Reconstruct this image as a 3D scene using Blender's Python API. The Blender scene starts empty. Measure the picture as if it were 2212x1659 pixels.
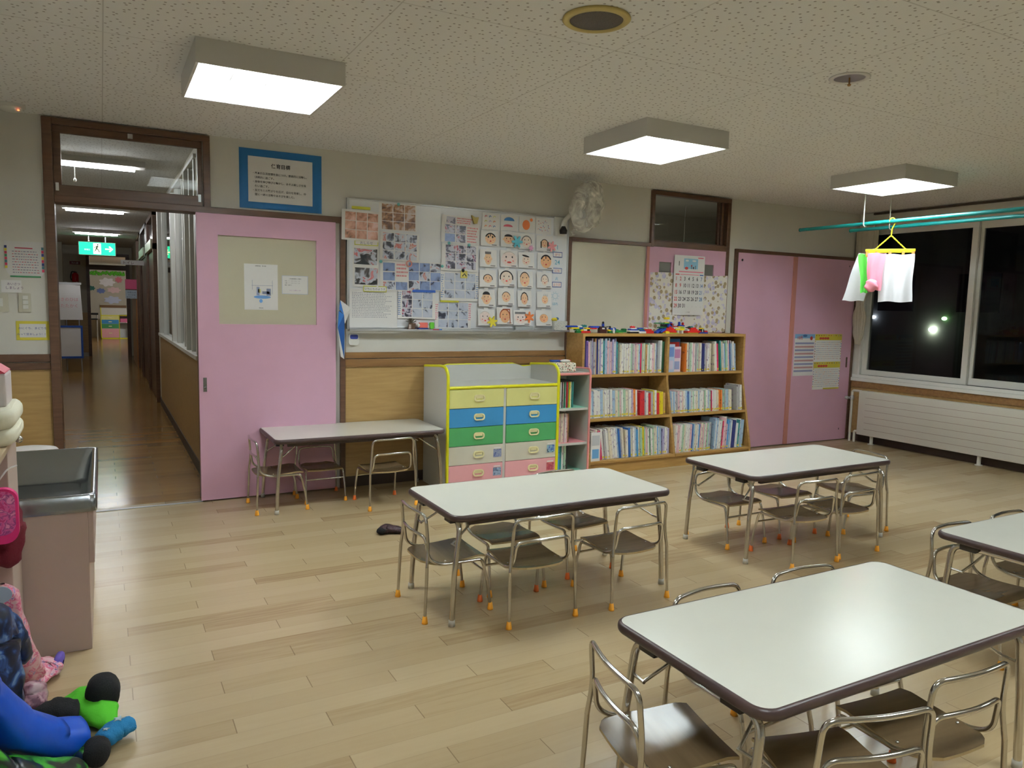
import bpy, math, random
from mathutils import Matrix, Vector, Euler
SC = bpy.context.scene
COL = SC.collection
PI = math.pi
rnd = random.Random(7)

# ---------------------------------------------------------------- camera
EYE = 1.4547
D = 5.70          # back wall
XW = 7.62         # window wall
H = 2.585         # ceiling
XL = -0.80        # left wall
YB = -2.6         # wall behind the camera
yaw, pitch, roll, F = 0.50294810, -0.10403263, 0.02311388, 1611.891
fw = Vector((math.sin(yaw)*math.cos(pitch), math.cos(yaw)*math.cos(pitch), math.sin(pitch)))
r0 = fw.cross(Vector((0, 0, 1))).normalized(); u0 = r0.cross(fw)
cr, sr = math.cos(roll), math.sin(roll)
rt = cr*r0 + sr*u0; up = -sr*r0 + cr*u0
cam_d = bpy.data.cameras.new('camera'); cam = bpy.data.objects.new('camera', cam_d); COL.objects.link(cam)
cam.matrix_world = Matrix(((rt.x, up.x, -fw.x, 0), (rt.y, up.y, -fw.y, 0), (rt.z, up.z, -fw.z, EYE), (0, 0, 0, 1)))
cam_d.sensor_width = 36; cam_d.lens = F/2212*36; cam_d.clip_start = 0.05; cam_d.clip_end = 200
SC.camera = cam

# ---------------------------------------------------------------- world, exposure (night outside)
W = bpy.data.worlds.new('night'); SC.world = W; W.use_nodes = True
W.node_tree.nodes['Background'].inputs[0].default_value = (0.012, 0.014, 0.018, 1)
W.node_tree.nodes['Background'].inputs[1].default_value = 0.5
SC.view_settings.view_transform = 'Standard'; SC.view_settings.look = 'None'
SC.view_settings.gamma = 1; SC.view_settings.exposure = 1.08
LAMP = 14.0       # classroom ceiling fixtures
CORR = 11.0        # corridor tubes

# ---------------------------------------------------------------- materials
def lin(c):
    c = c/255.0
    return c/12.92 if c <= 0.04045 else ((c+0.055)/1.055)**2.4
def rgb(r, g, b): return (lin(r), lin(g), lin(b), 1)
MATS = {}
def nd(nt, t, **k):
    n = nt.nodes.new(t)
    for a, v in k.items(): setattr(n, a, v)
    return n
def mat(name, col, rough=0.6, metal=0.0, spec=0.5, var=0.04, scale=6.0, bump=0.0, bscale=60.0, coat=0.0, emit=None, es=0.0, alpha=None, trans=0.0):
    """Principled material with a procedural noise breaking up its colour."""
    if name in MATS: return MATS[name]
    m = bpy.data.materials.new(name); m.use_nodes = True; nt = m.node_tree
    b = nt.nodes['Principled BSDF']
    b.inputs['Roughness'].default_value = rough; b.inputs['Metallic'].default_value = metal
    b.inputs['Specular IOR Level'].default_value = spec; b.inputs['Coat Weight'].default_value = coat
    b.inputs['Transmission Weight'].default_value = trans
    if alpha is not None: b.inputs['Alpha'].default_value = alpha
    tc = nd(nt, 'ShaderNodeTexCoord')
    nz = nd(nt, 'ShaderNodeTexNoise'); nz.inputs['Scale'].default_value = scale; nz.inputs['Detail'].default_value = 3
    nt.links.new(tc.outputs['Object'], nz.inputs['Vector'])
    mx = nd(nt, 'ShaderNodeMix', data_type='RGBA')
    lo = tuple(max(0, c*(1-var*2.2)) for c in col[:3])+(1,); hi = tuple(min(1, c*(1+var*2.2)) for c in col[:3])+(1,)
    mx.inputs[6].default_value = lo; mx.inputs[7].default_value = hi
    nt.links.new(nz.outputs['Fac'], mx.inputs[0]); nt.links.new(mx.outputs[2], b.inputs['Base Color'])
    if bump:
        n2 = nd(nt, 'ShaderNodeTexNoise'); n2.inputs['Scale'].default_value = bscale; n2.inputs['Detail'].default_value = 4
        nt.links.new(tc.outputs['Object'], n2.inputs['Vector'])
        bp = nd(nt, 'ShaderNodeBump'); bp.inputs['Strength'].default_value = bump; bp.inputs['Distance'].default_value = 0.004
        nt.links.new(n2.outputs['Fac'], bp.inputs['Height']); nt.links.new(bp.outputs[0], b.inputs['Normal'])
    if emit:
        b.inputs['Emission Color'].default_value = emit; b.inputs['Emission Strength'].default_value = es
    MATS[name] = m
    return m
def ramp(nt, stops, mode='LINEAR'):
    r = nd(nt, 'ShaderNodeValToRGB'); cr_ = r.color_ramp; cr_.interpolation = mode
    while len(cr_.elements) > 1: cr_.elements.remove(cr_.elements[-1])
    cr_.elements[0].position = stops[0][0]; cr_.elements[0].color = stops[0][1]
    for p, c in stops[1:]:
        e = cr_.elements.new(p); e.color = c
    return r
def math_n(nt, op, a, b=None):
    n = nd(nt, 'ShaderNodeMath', operation=op)
    for i, v in enumerate((a, b)):
        if v is None: continue
        if isinstance(v, (int, float)): n.inputs[i].default_value = v
        else: nt.links.new(v, n.inputs[i])
    return n.outputs[0]
def floor_material(name, c_lo, c_mid, c_hi, rough, L=0.9, wd=0.0967, seam=0.55):
    m = bpy.data.materials.new(name); m.use_nodes = True; nt = m.node_tree; b = nt.nodes['Principled BSDF']
    tc = nd(nt, 'ShaderNodeTexCoord'); sp = nd(nt, 'ShaderNodeSeparateXYZ'); nt.links.new(tc.outputs['Object'], sp.inputs[0])
    x, y = sp.outputs[0], sp.outputs[1]
    yr = math_n(nt, 'DIVIDE', math_n(nt, 'ADD', y, 20.013), wd)
    row = math_n(nt, 'FLOOR', yr); fy = math_n(nt, 'FRACT', yr)
    off = math_n(nt, 'MULTIPLY', math_n(nt, 'FRACT', math_n(nt, 'MULTIPLY', row, 0.33334)), 1.0)
    xr = math_n(nt, 'ADD', math_n(nt, 'DIVIDE', math_n(nt, 'ADD', x, 19.74), L), off)
    col_ = math_n(nt, 'FLOOR', xr); fx = math_n(nt, 'FRACT', xr)
    cb = nd(nt, 'ShaderNodeCombineXYZ'); nt.links.new(row, cb.inputs[0]); nt.links.new(col_, cb.inputs[1])
    wn = nd(nt, 'ShaderNodeTexWhiteNoise', noise_dimensions='3D'); nt.links.new(cb.outputs[0], wn.inputs['Vector'])
    # grain runs along the plank
    cg = nd(nt, 'ShaderNodeCombineXYZ')
    nt.links.new(math_n(nt, 'MULTIPLY', x, 1.6), cg.inputs[0]); nt.links.new(math_n(nt, 'MULTIPLY', y, 26.0), cg.inputs[1])
    nt.links.new(math_n(nt, 'MULTIPLY', wn.outputs['Value'], 31.0), cg.inputs[2])
    ng = nd(nt, 'ShaderNodeTexNoise'); ng.inputs['Scale'].default_value = 2.2; ng.inputs['Detail'].default_value = 6; ng.inputs['Distortion'].default_value = 0.6
    nt.links.new(cg.outputs[0], ng.inputs['Vector'])
    mixv = math_n(nt, 'ADD', math_n(nt, 'MULTIPLY', wn.outputs['Value'], 0.62), math_n(nt, 'MULTIPLY', ng.outputs['Fac'], 0.42))
    rp = ramp(nt, [(0.14, c_lo), (0.34, c_mid), (0.95, c_hi)]); nt.links.new(mixv, rp.inputs[0])
    ly = math_n(nt, 'MINIMUM', fy, math_n(nt, 'SUBTRACT', 1.0, fy)); lx = math_n(nt, 'MINIMUM', fx, math_n(nt, 'SUBTRACT', 1.0, fx))
    sy = math_n(nt, 'LESS_THAN', ly, 0.012); sx = math_n(nt, 'LESS_THAN', lx, 0.0022)
    s = math_n(nt, 'MAXIMUM', math_n(nt, 'MULTIPLY', sy, 0.35), math_n(nt, 'MULTIPLY', sx, 0.9))
    mx = nd(nt, 'ShaderNodeMix', data_type='RGBA'); nt.links.new(math_n(nt, 'MULTIPLY', s, seam), mx.inputs[0])
    nt.links.new(rp.outputs[0], mx.inputs[6]); mx.inputs[7].default_value = rgb(95, 70, 45)
    nt.links.new(mx.outputs[2], b.inputs['Base Color'])
    b.inputs['Roughness'].default_value = rough; b.inputs['Specular IOR Level'].default_value = 0.45 if 'maple' in name else 0.35
    nw = nd(nt, 'ShaderNodeTexNoise'); nw.inputs['Scale'].default_value = 2.5; nt.links.new(tc.outputs['Object'], nw.inputs['Vector'])
    hgt = math_n(nt, 'ADD', math_n(nt, 'MULTIPLY', nw.outputs['Fac'], 0.6), math_n(nt, 'MULTIPLY', wn.outputs['Value'], 0.08))
    bp = nd(nt, 'ShaderNodeBump'); bp.inputs['Strength'].default_value = 0.12; bp.inputs['Distance'].default_value = 0.02
    nt.links.new(hgt, bp.inputs['Height']); nt.links.new(bp.outputs[0], b.inputs['Normal'])
    return m
def ceiling_material():
    m = bpy.data.materials.new('perforated_ceiling_board'); m.use_nodes = True; nt = m.node_tree; b = nt.nodes['Principled BSDF']
    tc = nd(nt, 'ShaderNodeTexCoord'); sp = nd(nt, 'ShaderNodeSeparateXYZ'); nt.links.new(tc.outputs['Object'], sp.inputs[0])
    vo = nd(nt, 'ShaderNodeTexVoronoi', voronoi_dimensions='2D'); vo.inputs['Scale'].default_value = 23; vo.inputs['Randomness'].default_value = 0.8
    nt.links.new(tc.outputs['Object'], vo.inputs['Vector'])
    dot = math_n(nt, 'LESS_THAN', vo.outputs['Distance'], 0.125)
    ln = []
    for s, a in ((sp.outputs[0], 20-1.23), (sp.outputs[1], 20-3.0)):
        f = math_n(nt, 'FRACT', math_n(nt, 'DIVIDE', math_n(nt, 'ADD', s, a), 0.99))
        ln.append(math_n(nt, 'LESS_THAN', math_n(nt, 'MINIMUM', f, math_n(nt, 'SUBTRACT', 1.0, f)), 0.003))
    line = math_n(nt, 'MAXIMUM', ln[0], ln[1])
    k = math_n(nt, 'MAXIMUM', math_n(nt, 'MULTIPLY', dot, 0.62), math_n(nt, 'MULTIPLY', line, 0.3))
    mx = nd(nt, 'ShaderNodeMix', data_type='RGBA'); nt.links.new(k, mx.inputs[0])
    mx.inputs[6].default_value = rgb(226, 225, 222); mx.inputs[7].default_value = rgb(105, 90, 72)
    nt.links.new(mx.outputs[2], b.inputs['Base Color']); b.inputs['Roughness'].default_value = 0.9
    return m
def wood_material(name, c0, c1, rough=0.4, horizontal=True, scale=3.0):
    if name in MATS: return MATS[name]
    m = bpy.data.materials.new(name); m.use_nodes = True; nt = m.node_tree; b = nt.nodes['Principled BSDF']
    tc = nd(nt, 'ShaderNodeTexCoord'); mp = nd(nt, 'ShaderNodeMapping'); nt.links.new(tc.outputs['Object'], mp.inputs[0])
    mp.inputs['Scale'].default_value = (1.2, 12, 14) if horizontal else (14, 12, 1.2)
    n = nd(nt, 'ShaderNodeTexNoise'); n.inputs['Scale'].default_value = scale; n.inputs['Detail'].default_value = 6; n.inputs['Distortion'].default_value = 0.5
    nt.links.new(mp.outputs[0], n.inputs['Vector'])
    r = ramp(nt, [(0.3, c0), (0.7, c1)]); nt.links.new(n.outputs['Fac'], r.inputs[0]); nt.links.new(r.outputs[0], b.inputs['Base Color'])
    b.inputs['Roughness'].default_value = rough
    MATS[name] = m
    return m
def photo_material(name, stops, scale=22.0, seed=0.0):
    """A printed snapshot: blotches of a few colours."""
    if name in MATS: return MATS[name]
    m = bpy.data.materials.new(name); m.use_nodes = True; nt = m.node_tree; b = nt.nodes['Principled BSDF']
    tc = nd(nt, 'ShaderNodeTexCoord'); mp = nd(nt, 'ShaderNodeMapping'); mp.inputs['Location'].default_value = (seed, seed*0.7, seed*1.3)
    nt.links.new(tc.outputs['Object'], mp.inputs[0])
    n = nd(nt, 'ShaderNodeTexNoise'); n.inputs['Scale'].default_value = scale; n.inputs['Detail'].default_value = 2.5; n.inputs['Distortion'].default_value = 0.8
    nt.links.new(mp.outputs[0], n.inputs['Vector'])
    r = ramp(nt, stops, 'LINEAR'); nt.links.new(n.outputs['Fac'], r.inputs[0]); nt.links.new(r.outputs[0], b.inputs['Base Color'])
    b.inputs['Roughness'].default_value = 0.35
    MATS[name] = m
    return m
def dots_material(name, base, dots, scale, size, rough=0.7):
    if name in MATS: return MATS[name]
    m = bpy.data.materials.new(name); m.use_nodes = True; nt = m.node_tree; b = nt.nodes['Principled BSDF']
    tc = nd(nt, 'ShaderNodeTexCoord'); last = None
    prev = None
    for i, c in enumerate(dots):
        mp = nd(nt, 'ShaderNodeMapping'); mp.inputs['Location'].default_value = (i*3.7, i*1.9, i*2.3); nt.links.new(tc.outputs['Object'], mp.inputs[0])
        vo = nd(nt, 'ShaderNodeTexVoronoi'); vo.inputs['Scale'].default_value = scale*(1+0.23*i); vo.inputs['Randomness'].default_value = 0.75
        nt.links.new(mp.outputs[0], vo.inputs['Vector'])
        k = math_n(nt, 'LESS_THAN', vo.outputs['Distance'], size)
        mx = nd(nt, 'ShaderNodeMix', data_type='RGBA'); nt.links.new(k, mx.inputs[0])
        if prev is None: mx.inputs[6].default_value = base
        else: nt.links.new(prev, mx.inputs[6])
        mx.inputs[7].default_value = c; prev = mx.outputs[2]
    nt.links.new(prev, b.inputs['Base Color']); b.inputs['Roughness'].default_value = rough
    MATS[name] = m
    return m
def glass_material(name, tint=(0.93, 0.95, 0.94, 1), rough=0.0, refl=1.0):
    m = bpy.data.materials.new(name); m.use_nodes = True; nt = m.node_tree
    nt.nodes.remove(nt.nodes['Principled BSDF']); out = nt.nodes['Material Output']
    tr = nd(nt, 'ShaderNodeBsdfTransparent'); tr.inputs[0].default_value = tint
    gl = nd(nt, 'ShaderNodeBsdfGlossy'); gl.inputs['Roughness'].default_value = rough
    fr = nd(nt, 'ShaderNodeFresnel'); fr.inputs[0].default_value = 1.5
    tc = nd(nt, 'ShaderNodeTexCoord'); nz = nd(nt, 'ShaderNodeTexNoise'); nz.inputs['Scale'].default_value = 1.5
    nt.links.new(tc.outputs['Object'], nz.inputs['Vector'])
    f2 = math_n(nt, 'MULTIPLY', fr.outputs[0], math_n(nt, 'ADD', math_n(nt, 'MULTIPLY', nz.outputs['Fac'], 0.1), refl))
    ge = nd(nt, 'ShaderNodeNewGeometry'); f2 = math_n(nt, 'MULTIPLY', f2, math_n(nt, 'SUBTRACT', 1.0, ge.outputs['Backfacing']))
    mx = nd(nt, 'ShaderNodeMixShader'); nt.links.new(f2, mx.inputs[0])
    nt.links.new(tr.outputs[0], mx.inputs[1]); nt.links.new(gl.outputs[0], mx.inputs[2]); nt.links.new(mx.outputs[0], out.inputs[0])
    return m
def emission_material(name, col, strength):
    if name in MATS: return MATS[name]
    m = bpy.data.materials.new(name); m.use_nodes = True; nt = m.node_tree
    nt.nodes.remove(nt.nodes['Principled BSDF']); e = nd(nt, 'ShaderNodeEmission'); e.inputs[0].default_value = col; e.inputs[1].default_value = strength
    nt.links.new(e.outputs[0], nt.nodes['Material Output'].inputs[0]); MATS[name] = m
    return m

M_floor = floor_material('maple_strip_floor', rgb(158, 132, 96), rgb(178, 156, 119), rgb(189, 169, 134), 0.24)
M_cfloor = floor_material('corridor_waxed_floor', rgb(132, 96, 46), rgb(154, 114, 58), rgb(170, 130, 70), 0.17)
M_ceil = ceiling_material()
M_wall = mat('painted_wall', rgb(214, 211, 202), 0.85, var=0.02, scale=3, bump=0.15, bscale=180)
M_wallc = mat('corridor_wall_paint', rgb(196, 190, 172), 0.85, var=0.02, scale=3)
M_wain = wood_material('plywood_wainscot', rgb(168, 134, 82), rgb(184, 152, 98), 0.42)
M_trimw = wood_material('brown_wood_trim', rgb(122, 88, 50), rgb(146, 108, 64), 0.4)
M_trimd = wood_material('dark_wood_frame', rgb(84, 58, 42), rgb(104, 74, 54), 0.4)
M_based = mat('dark_baseboard', rgb(62, 46, 36), 0.5)
M_pink = mat('pink_laminate', rgb(216, 170, 192), 0.45, var=0.02)
M_pinkedge = mat('pink_edge', rgb(196, 132, 118), 0.5)
M_white = mat('white_paint', rgb(222, 221, 214), 0.5, var=0.015)
M_cream = mat('cream_panel', rgb(208, 202, 182), 0.5, var=0.02)
M_chrome = mat('chrome_tube', (0.62, 0.60, 0.56, 1), 0.16, metal=1.0, var=0.03)
M_steel = mat('stainless_steel', (0.36, 0.38, 0.40, 1), 0.22, metal=1.0, var=0.05, bump=0.1, bscale=12)
M_alu = mat('aluminium', (0.6, 0.61, 0.62, 1), 0.4, metal=0.9)
M_top = mat('cream_laminate_top', rgb(228, 227, 215), 0.2, var=0.012, bump=0.03, bscale=140)
M_edge = mat('dark_brown_rubber_edge', rgb(70, 52, 50), 0.38)
M_black = mat('black_plastic', rgb(24, 23, 24), 0.45)
M_cap = mat('orange_rubber_cap', rgb(246, 168, 40), 0.5, var=0.05)
M_cap2 = mat('red_orange_rubber_cap', rgb(232, 112, 40), 0.5, var=0.05)
M_clear = mat('pale_plastic_glide', rgb(188, 184, 172), 0.4)
M_seat = wood_material('dark_brown_plywood_seat', rgb(98, 80, 56), rgb(114, 94, 68), 0.27, scale=2.0)
M_seatu = mat('plywood_edge', rgb(176, 152, 108), 0.5)
M_paper = mat('white_paper', rgb(232, 230, 228), 0.6, var=0.01)
M_ink = mat('black_ink', rgb(50, 48, 50), 0.6)
M_shelf = wood_material('oak_veneer_shelf', rgb(160, 122, 66), rgb(182, 144, 84), 0.4)
M_shelfin = wood_material('oak_veneer_back', rgb(120, 86, 46), rgb(136, 100, 56), 0.5)
M_glass = glass_material('window_glass')
M_glassd = glass_material('night_window_glass', (0.72, 0.74, 0.74, 1), refl=0.55)
M_yellow = mat('yellow_edge_strip', rgb(226, 222, 30), 0.35)
M_radi = mat('cream_enamel', rgb(214, 210, 198), 0.4, var=0.01)
def P_(name, r, g, b, rough=0.5, **k): return mat(name, rgb(r, g, b), rough, **k)

# ---------------------------------------------------------------- mesh builder
class MB:
    def __init__(s): s.v = []; s.f = []; s.m = []; s.sm = []
    def add(s, vs, fs, m=0, smooth=False):
        b = len(s.v); s.v += [tuple(p) for p in vs]
        for f in fs: s.f.append(tuple(b+i for i in f)); s.m.append(m); s.sm.append(smooth)
        return s
    def box(s, x0, y0, z0, x1, y1, z1, m=0):
        x0, x1 = min(x0, x1), max(x0, x1); y0, y1 = min(y0, y1), max(y0, y1); z0, z1 = min(z0, z1), max(z0, z1)
        vs = [(x, y, z) for z in (z0, z1) for y in (y0, y1) for x in (x0, x1)]
        return s.add(vs, [(0, 2, 3, 1), (4, 5, 7, 6), (0, 1, 5, 4), (2, 6, 7, 3), (0, 4, 6, 2), (1, 3, 7, 5)], m)
    def obox(s, c, h, rot=None, m=0):
        R_ = rot.to_3x3() if rot is not None else Matrix.Identity(3); c = Vector(c)
        vs = [c + R_ @ Vector((x*h[0], y*h[1], z*h[2])) for z in (-1, 1) for y in (-1, 1) for x in (-1, 1)]
        return s.add(vs, [(0, 2, 3, 1), (4, 5, 7, 6), (0, 1, 5, 4), (2, 6, 7, 3), (0, 4, 6, 2), (1, 3, 7, 5)], m)
    def tube(s, pts, r, m=0, seg=10, caps=True):
        pts = [Vector(p) for p in pts]; n = len(pts); rs = r if isinstance(r, (list, tuple)) else [r]*n
        t = [(pts[min(i+1, n-1)]-pts[max(i-1, 0)]).normalized() for i in range(n)]
        a = Vector((0, 0, 1)) if abs(t[0].z) < 0.9 else Vector((1, 0, 0))
        u = t[0].cross(a).normalized(); vs = []
        for i in range(n):
            u = (u - t[i]*u.dot(t[i])).normalized(); w = t[i].cross(u)
            for k in range(seg):
                an = 2*PI*k/seg; vs.append(pts[i] + (u*math.cos(an)+w*math.sin(an))*rs[i])
        fs = [(i*seg+k, i*seg+(k+1) % seg, (i+1)*seg+(k+1) % seg, (i+1)*seg+k) for i in range(n-1) for k in range(seg)]
        s.add(vs, fs, m, True)
        if caps: s.add([vs[k] for k in range(seg)], [tuple(range(seg-1, -1, -1))], m); s.add([vs[(n-1)*seg+k] for k in range(seg)], [tuple(range(seg))], m)
        return s
    def lathe(s, prof, c=(0, 0, 0), m=0, seg=24, rot=None, smooth=True):
        R_ = rot.to_3x3() if rot is not None else Matrix.Identity(3); c = Vector(c); vs = []
        for r, z in prof:
            for k in range(seg):
                an = 2*PI*k/seg; vs.append(c + R_ @ Vector((r*math.cos(an), r*math.sin(an), z)))
        fs = [(i*seg+k, i*seg+(k+1) % seg, (i+1)*seg+(k+1) % seg, (i+1)*seg+k) for i in range(len(prof)-1) for k in range(seg)]
        return s.add(vs, fs, m, smooth)
    def prism(s, pts, y0, y1, m=0, axis='y', mside=None):
        """pts: outline (a,b); axis y: (x,z) outline extruded in y; z: (x,y) outline extruded in z; x: (y,z) outline."""
        n = len(pts)
        def q(p, t): return (p[0], t, p[1]) if axis == 'y' else ((p[0], p[1], t) if axis == 'z' else (t, p[0], p[1]))
        vs = [q(p, y0) for p in pts] + [q(p, y1) for p in pts]
        s.add(vs, [tuple(range(n)), tuple(range(2*n-1, n-1, -1))], m)
        return s.add(vs, [(i, i+n, (i+1) % n+n, (i+1) % n) for i in range(n)], m if mside is None else mside)
    def surf(s, fn, nu, nv, m=0, smooth=True):
        vs = [fn(i/nu, j/nv) for j in range(nv+1) for i in range(nu+1)]
        fs = [(j*(nu+1)+i, j*(nu+1)+i+1, (j+1)*(nu+1)+i+1, (j+1)*(nu+1)+i) for j in range(nv) for i in range(nu)]
        return s.add(vs, fs, m, smooth)
    def blob(s, c, r, m=0, seg=14, rings=9, fn=None):
        vs = []; c = Vector(c)
        for j in range(rings+1):
            ph = PI*j/rings
            for k in range(seg):
                th = 2*PI*k/seg; d = Vector((math.sin(ph)*math.cos(th), math.sin(ph)*math.sin(th), math.cos(ph)))
                q = 1.0 if fn is None else fn(d)
                vs.append(c + Vector((d.x*r[0]*q, d.y*r[1]*q, d.z*r[2]*q)))
        fs = [(j*seg+k, (j+1)*seg+k, (j+1)*seg+(k+1) % seg, j*seg+(k+1) % seg) for j in range(rings) for k in range(seg)]
        return s.add(vs, fs, m, True)
    def disc(s, cx, cz, rx, rz, y, m=0, seg=20, a0=0.0, a1=2*PI, rot=0.0, inner=0.0):
        """flat ellipse (or ring/arc) lying in an x-z plane, facing -y"""
        n = seg; vs = []; fs = []; c_, s_ = math.cos(rot), math.sin(rot)
        for i in range(n+1):
            a = a0+(a1-a0)*i/n; x, z = rx*math.cos(a), rz*math.sin(a)
            vs.append((cx+x*c_-z*s_, y, cz+x*s_+z*c_)); vs.append((cx+(x*c_-z*s_)*inner, y, cz+(x*s_+z*c_)*inner))
        for i in range(n): fs.append((2*i, 2*i+2, 2*i+3, 2*i+1))
        return s.add(vs, fs, m)
    def quad(s, x0, z0, x1, z1, y, m=0): return s.add([(x0, y, z0), (x1, y, z0), (x1, y, z1), (x0, y, z1)], [(0, 1, 2, 3)], m)
    def mesh(s, name, mats, off=(0, 0, 0)):
        me = bpy.data.meshes.new(name); o = Vector(off)
        me.from_pydata([Vector(p)-o for p in s.v], [], s.f)
        for mm in mats: me.materials.append(mm)
        for p, mi, sm in zip(me.polygons, s.m, s.sm): p.material_index = min(mi, len(mats)-1); p.use_smooth = sm
        me.update(); return me

OFF = {}
def tag(o, label=None, cat=None, group=None, kind=None):
    if label: o['label'] = label
    if cat: o['category'] = cat
    if group: o['group'] = group
    if kind: o['kind'] = kind
    return o
def thing(name, label, cat, loc=(0, 0, 0), group=None):
    o = bpy.data.objects.new(name, None); COL.objects.link(o); o.location = loc; o.empty_display_size = 0.05
    OFF[o.name] = Vector(loc)
    return tag(o, label, cat, group)
def part(name, mb, mats, parent, bevel=0.0, label=None):
    if not isinstance(mats, (list, tuple)): mats = [mats]
    off = OFF[parent.name]
    o = bpy.data.objects.new(name, mb.mesh(name, mats, off)); COL.objects.link(o); o.parent = parent
    OFF[o.name] = off
    if bevel: add_bevel(o, bevel)
    if label: o['label'] = label
    return o
def add_bevel(o, w, seg=2):
    b = o.modifiers.new('bevel', 'BEVEL'); b.width = w; b.segments = seg; b.limit_method = 'ANGLE'; b.angle_limit = 0.6
def solo(name, mb, mats, label, cat, group=None, bevel=0.0, kind=None):
    """a thing that is one mesh, origin at the middle of its bounding box"""
    if not isinstance(mats, (list, tuple)): mats = [mats]
    xs = list(zip(*mb.v)); off = Vector(tuple((min(a)+max(a))/2 for a in xs))
    o = bpy.data.objects.new(name, mb.mesh(name, mats, off)); COL.objects.link(o); o.location = off; OFF[o.name] = off
    if bevel: add_bevel(o, bevel)
    return tag(o, label, cat, group, kind)
def struct(name, mb, mats, bevel=0.0, label=None):
    if not isinstance(mats, (list, tuple)): mats = [mats]
    o = bpy.data.objects.new(name, mb.mesh(name, mats)); COL.objects.link(o); o['kind'] = 'structure'; OFF[o.name] = Vector((0, 0, 0))
    if bevel: add_bevel(o, bevel)
    if label: o['label'] = label
    return o
def copy_tree(o, parent=None):
    c = o.copy(); COL.objects.link(c)
    if parent: c.parent = parent
    for ch in list(o.children): copy_tree(ch, c)
    return c
def text_mb(body, size, x, z, y, align='LEFT', bold=0.0, mb=None, m=0, space=1.0, rotz=0.0, sx=1.0):
    """lettering as flat mesh in an x-z plane facing -y; (x,z) is the baseline start (or centre)"""
    cu = bpy.data.curves.new('lettering', 'FONT'); cu.body = body; cu.size = size; cu.align_x = align; cu.resolution_u = 2
    cu.offset = bold; cu.space_line = space; cu.fill_mode = 'FRONT'
    ob = bpy.data.objects.new('lettering_tmp', cu); me = bpy.data.meshes.new_from_object(ob)
    if mb is None: mb = MB()
    c_, s_ = math.cos(rotz), math.sin(rotz)
    mb.add([(x+(v.co.x*c_*sx-v.co.y*s_), y, z+(v.co.x*s_*sx+v.co.y*c_)) for v in me.vertices], [tuple(p.vertices) for p in me.polygons], m)
    bpy.data.objects.remove(ob); bpy.data.curves.remove(cu); bpy.data.meshes.remove(me)
    return mb
def fillet(pts, rad, n=6):
    """round the inner corners of a polyline"""
    pts = [Vector(p) for p in pts]; out = [pts[0]]
    for i in range(1, len(pts)-1):
        r = rad[i-1] if isinstance(rad, (list, tuple)) else rad
        a, b, c = pts[i-1], pts[i], pts[i+1]; da, dc = (a-b), (c-b)
        t = min(r, da.length*0.49, dc.length*0.49); p, q = b+da.normalized()*t, b+dc.normalized()*t
        for k in range(n+1):
            s = k/n; out.append(p*(1-s)**2 + b*2*s*(1-s) + q*s*s)
    out.append(pts[-1]); return out
def rrect(x0, y0, x1, y1, r, n=6):
    o = []
    for cx, cy, a in ((x1-r, y1-r, 0), (x0+r, y1-r, PI/2), (x0+r, y0+r, PI), (x1-r, y0+r, 3*PI/2)):
        for k in range(n+1): o.append((cx+r*math.cos(a+PI/2*k/n), cy+r*math.sin(a+PI/2*k/n)))
    return o

# ================================================================ THE SETTING
T = 0.14
struct('floor', MB().box(XL-T, YB-T, -0.08, XW+0.2, D+0.07, 0.0), M_floor)
struct('ceiling', MB().box(XL-T, YB-T, H, XW+0.2, D+T, H+0.1), M_ceil)
wb = MB()
for x0, x1, z0, z1 in ((XL-T, -0.27, 0, H), (-0.27, 0.66, 2.565, H), (0.64, 4.60, 0, H), (4.60, 5.57, 0, 2.06), (4.60, 5.57, 2.56, H), (5.57, XW+0.2, 0, H)):
    wb.box(x0, D, z0, x1, D+T, z1)
struct('wall_back', wb, M_wall)
struct('wall_left', MB().box(XL-T, YB-T, 0, XL, D, H), M_wall)
struct('wall_front', MB().box(XL, YB-T, 0, XW+0.2, YB, H), M_wall)
wr = MB()
for y0, y1, z0, z1 in ((YB, D, 0, 0.70), (YB, D, 2.43, H), (5.60, D, 0.70, 2.43), (-1.5, -0.2, 0.70, 2.43), (YB, -1.5, 0.7, 2.43)):
    wr.box(XW, y0, z0, XW+0.2, y1, z1)
struct('wall_right', wr, M_wall)
# wainscot and brown rails on the back wall
struct('trim_1', MB().box(XL, D-0.006, 0.08, -0.30, D, 0.975), M_wain)
struct('trim_2', MB().box(XL, D-0.022, 0.975, -0.30, D, 1.02).box(XL, D-0.018, 1.026, -0.30, D, 1.075), M_trimd, 0.002)
struct('trim_3', MB().box(1.645, D-0.006, 0.08, 3.665, D, 0.955), M_wain)
struct('trim_4', MB().box(1.645, D-0.022, 0.955, 3.665, D, 1.015).box(1.645, D-0.018, 1.021, 3.665, D, 1.068), M_trimw, 0.002)
struct('baseboard_back', MB().box(1.645, D-0.012, 0, 3.665, D, 0.085).box(XL, D-0.012, 0, -0.30, D, 0.085).box(5.6, D-0.012, 0, 5.70, D, 0.085), M_based)
struct('baseboard_right', MB().box(XW-0.014, YB, 0, XW, D-0.03, 0.085), M_based)
struct('trim_5', MB().box(XW-0.008, YB, 0.085, XW, D-0.03, 0.62), M_wain)
struct('trim_6', MB().box(XW-0.02, YB, 0.62, XW, D-0.03, 0.69), M_trimw)
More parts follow.
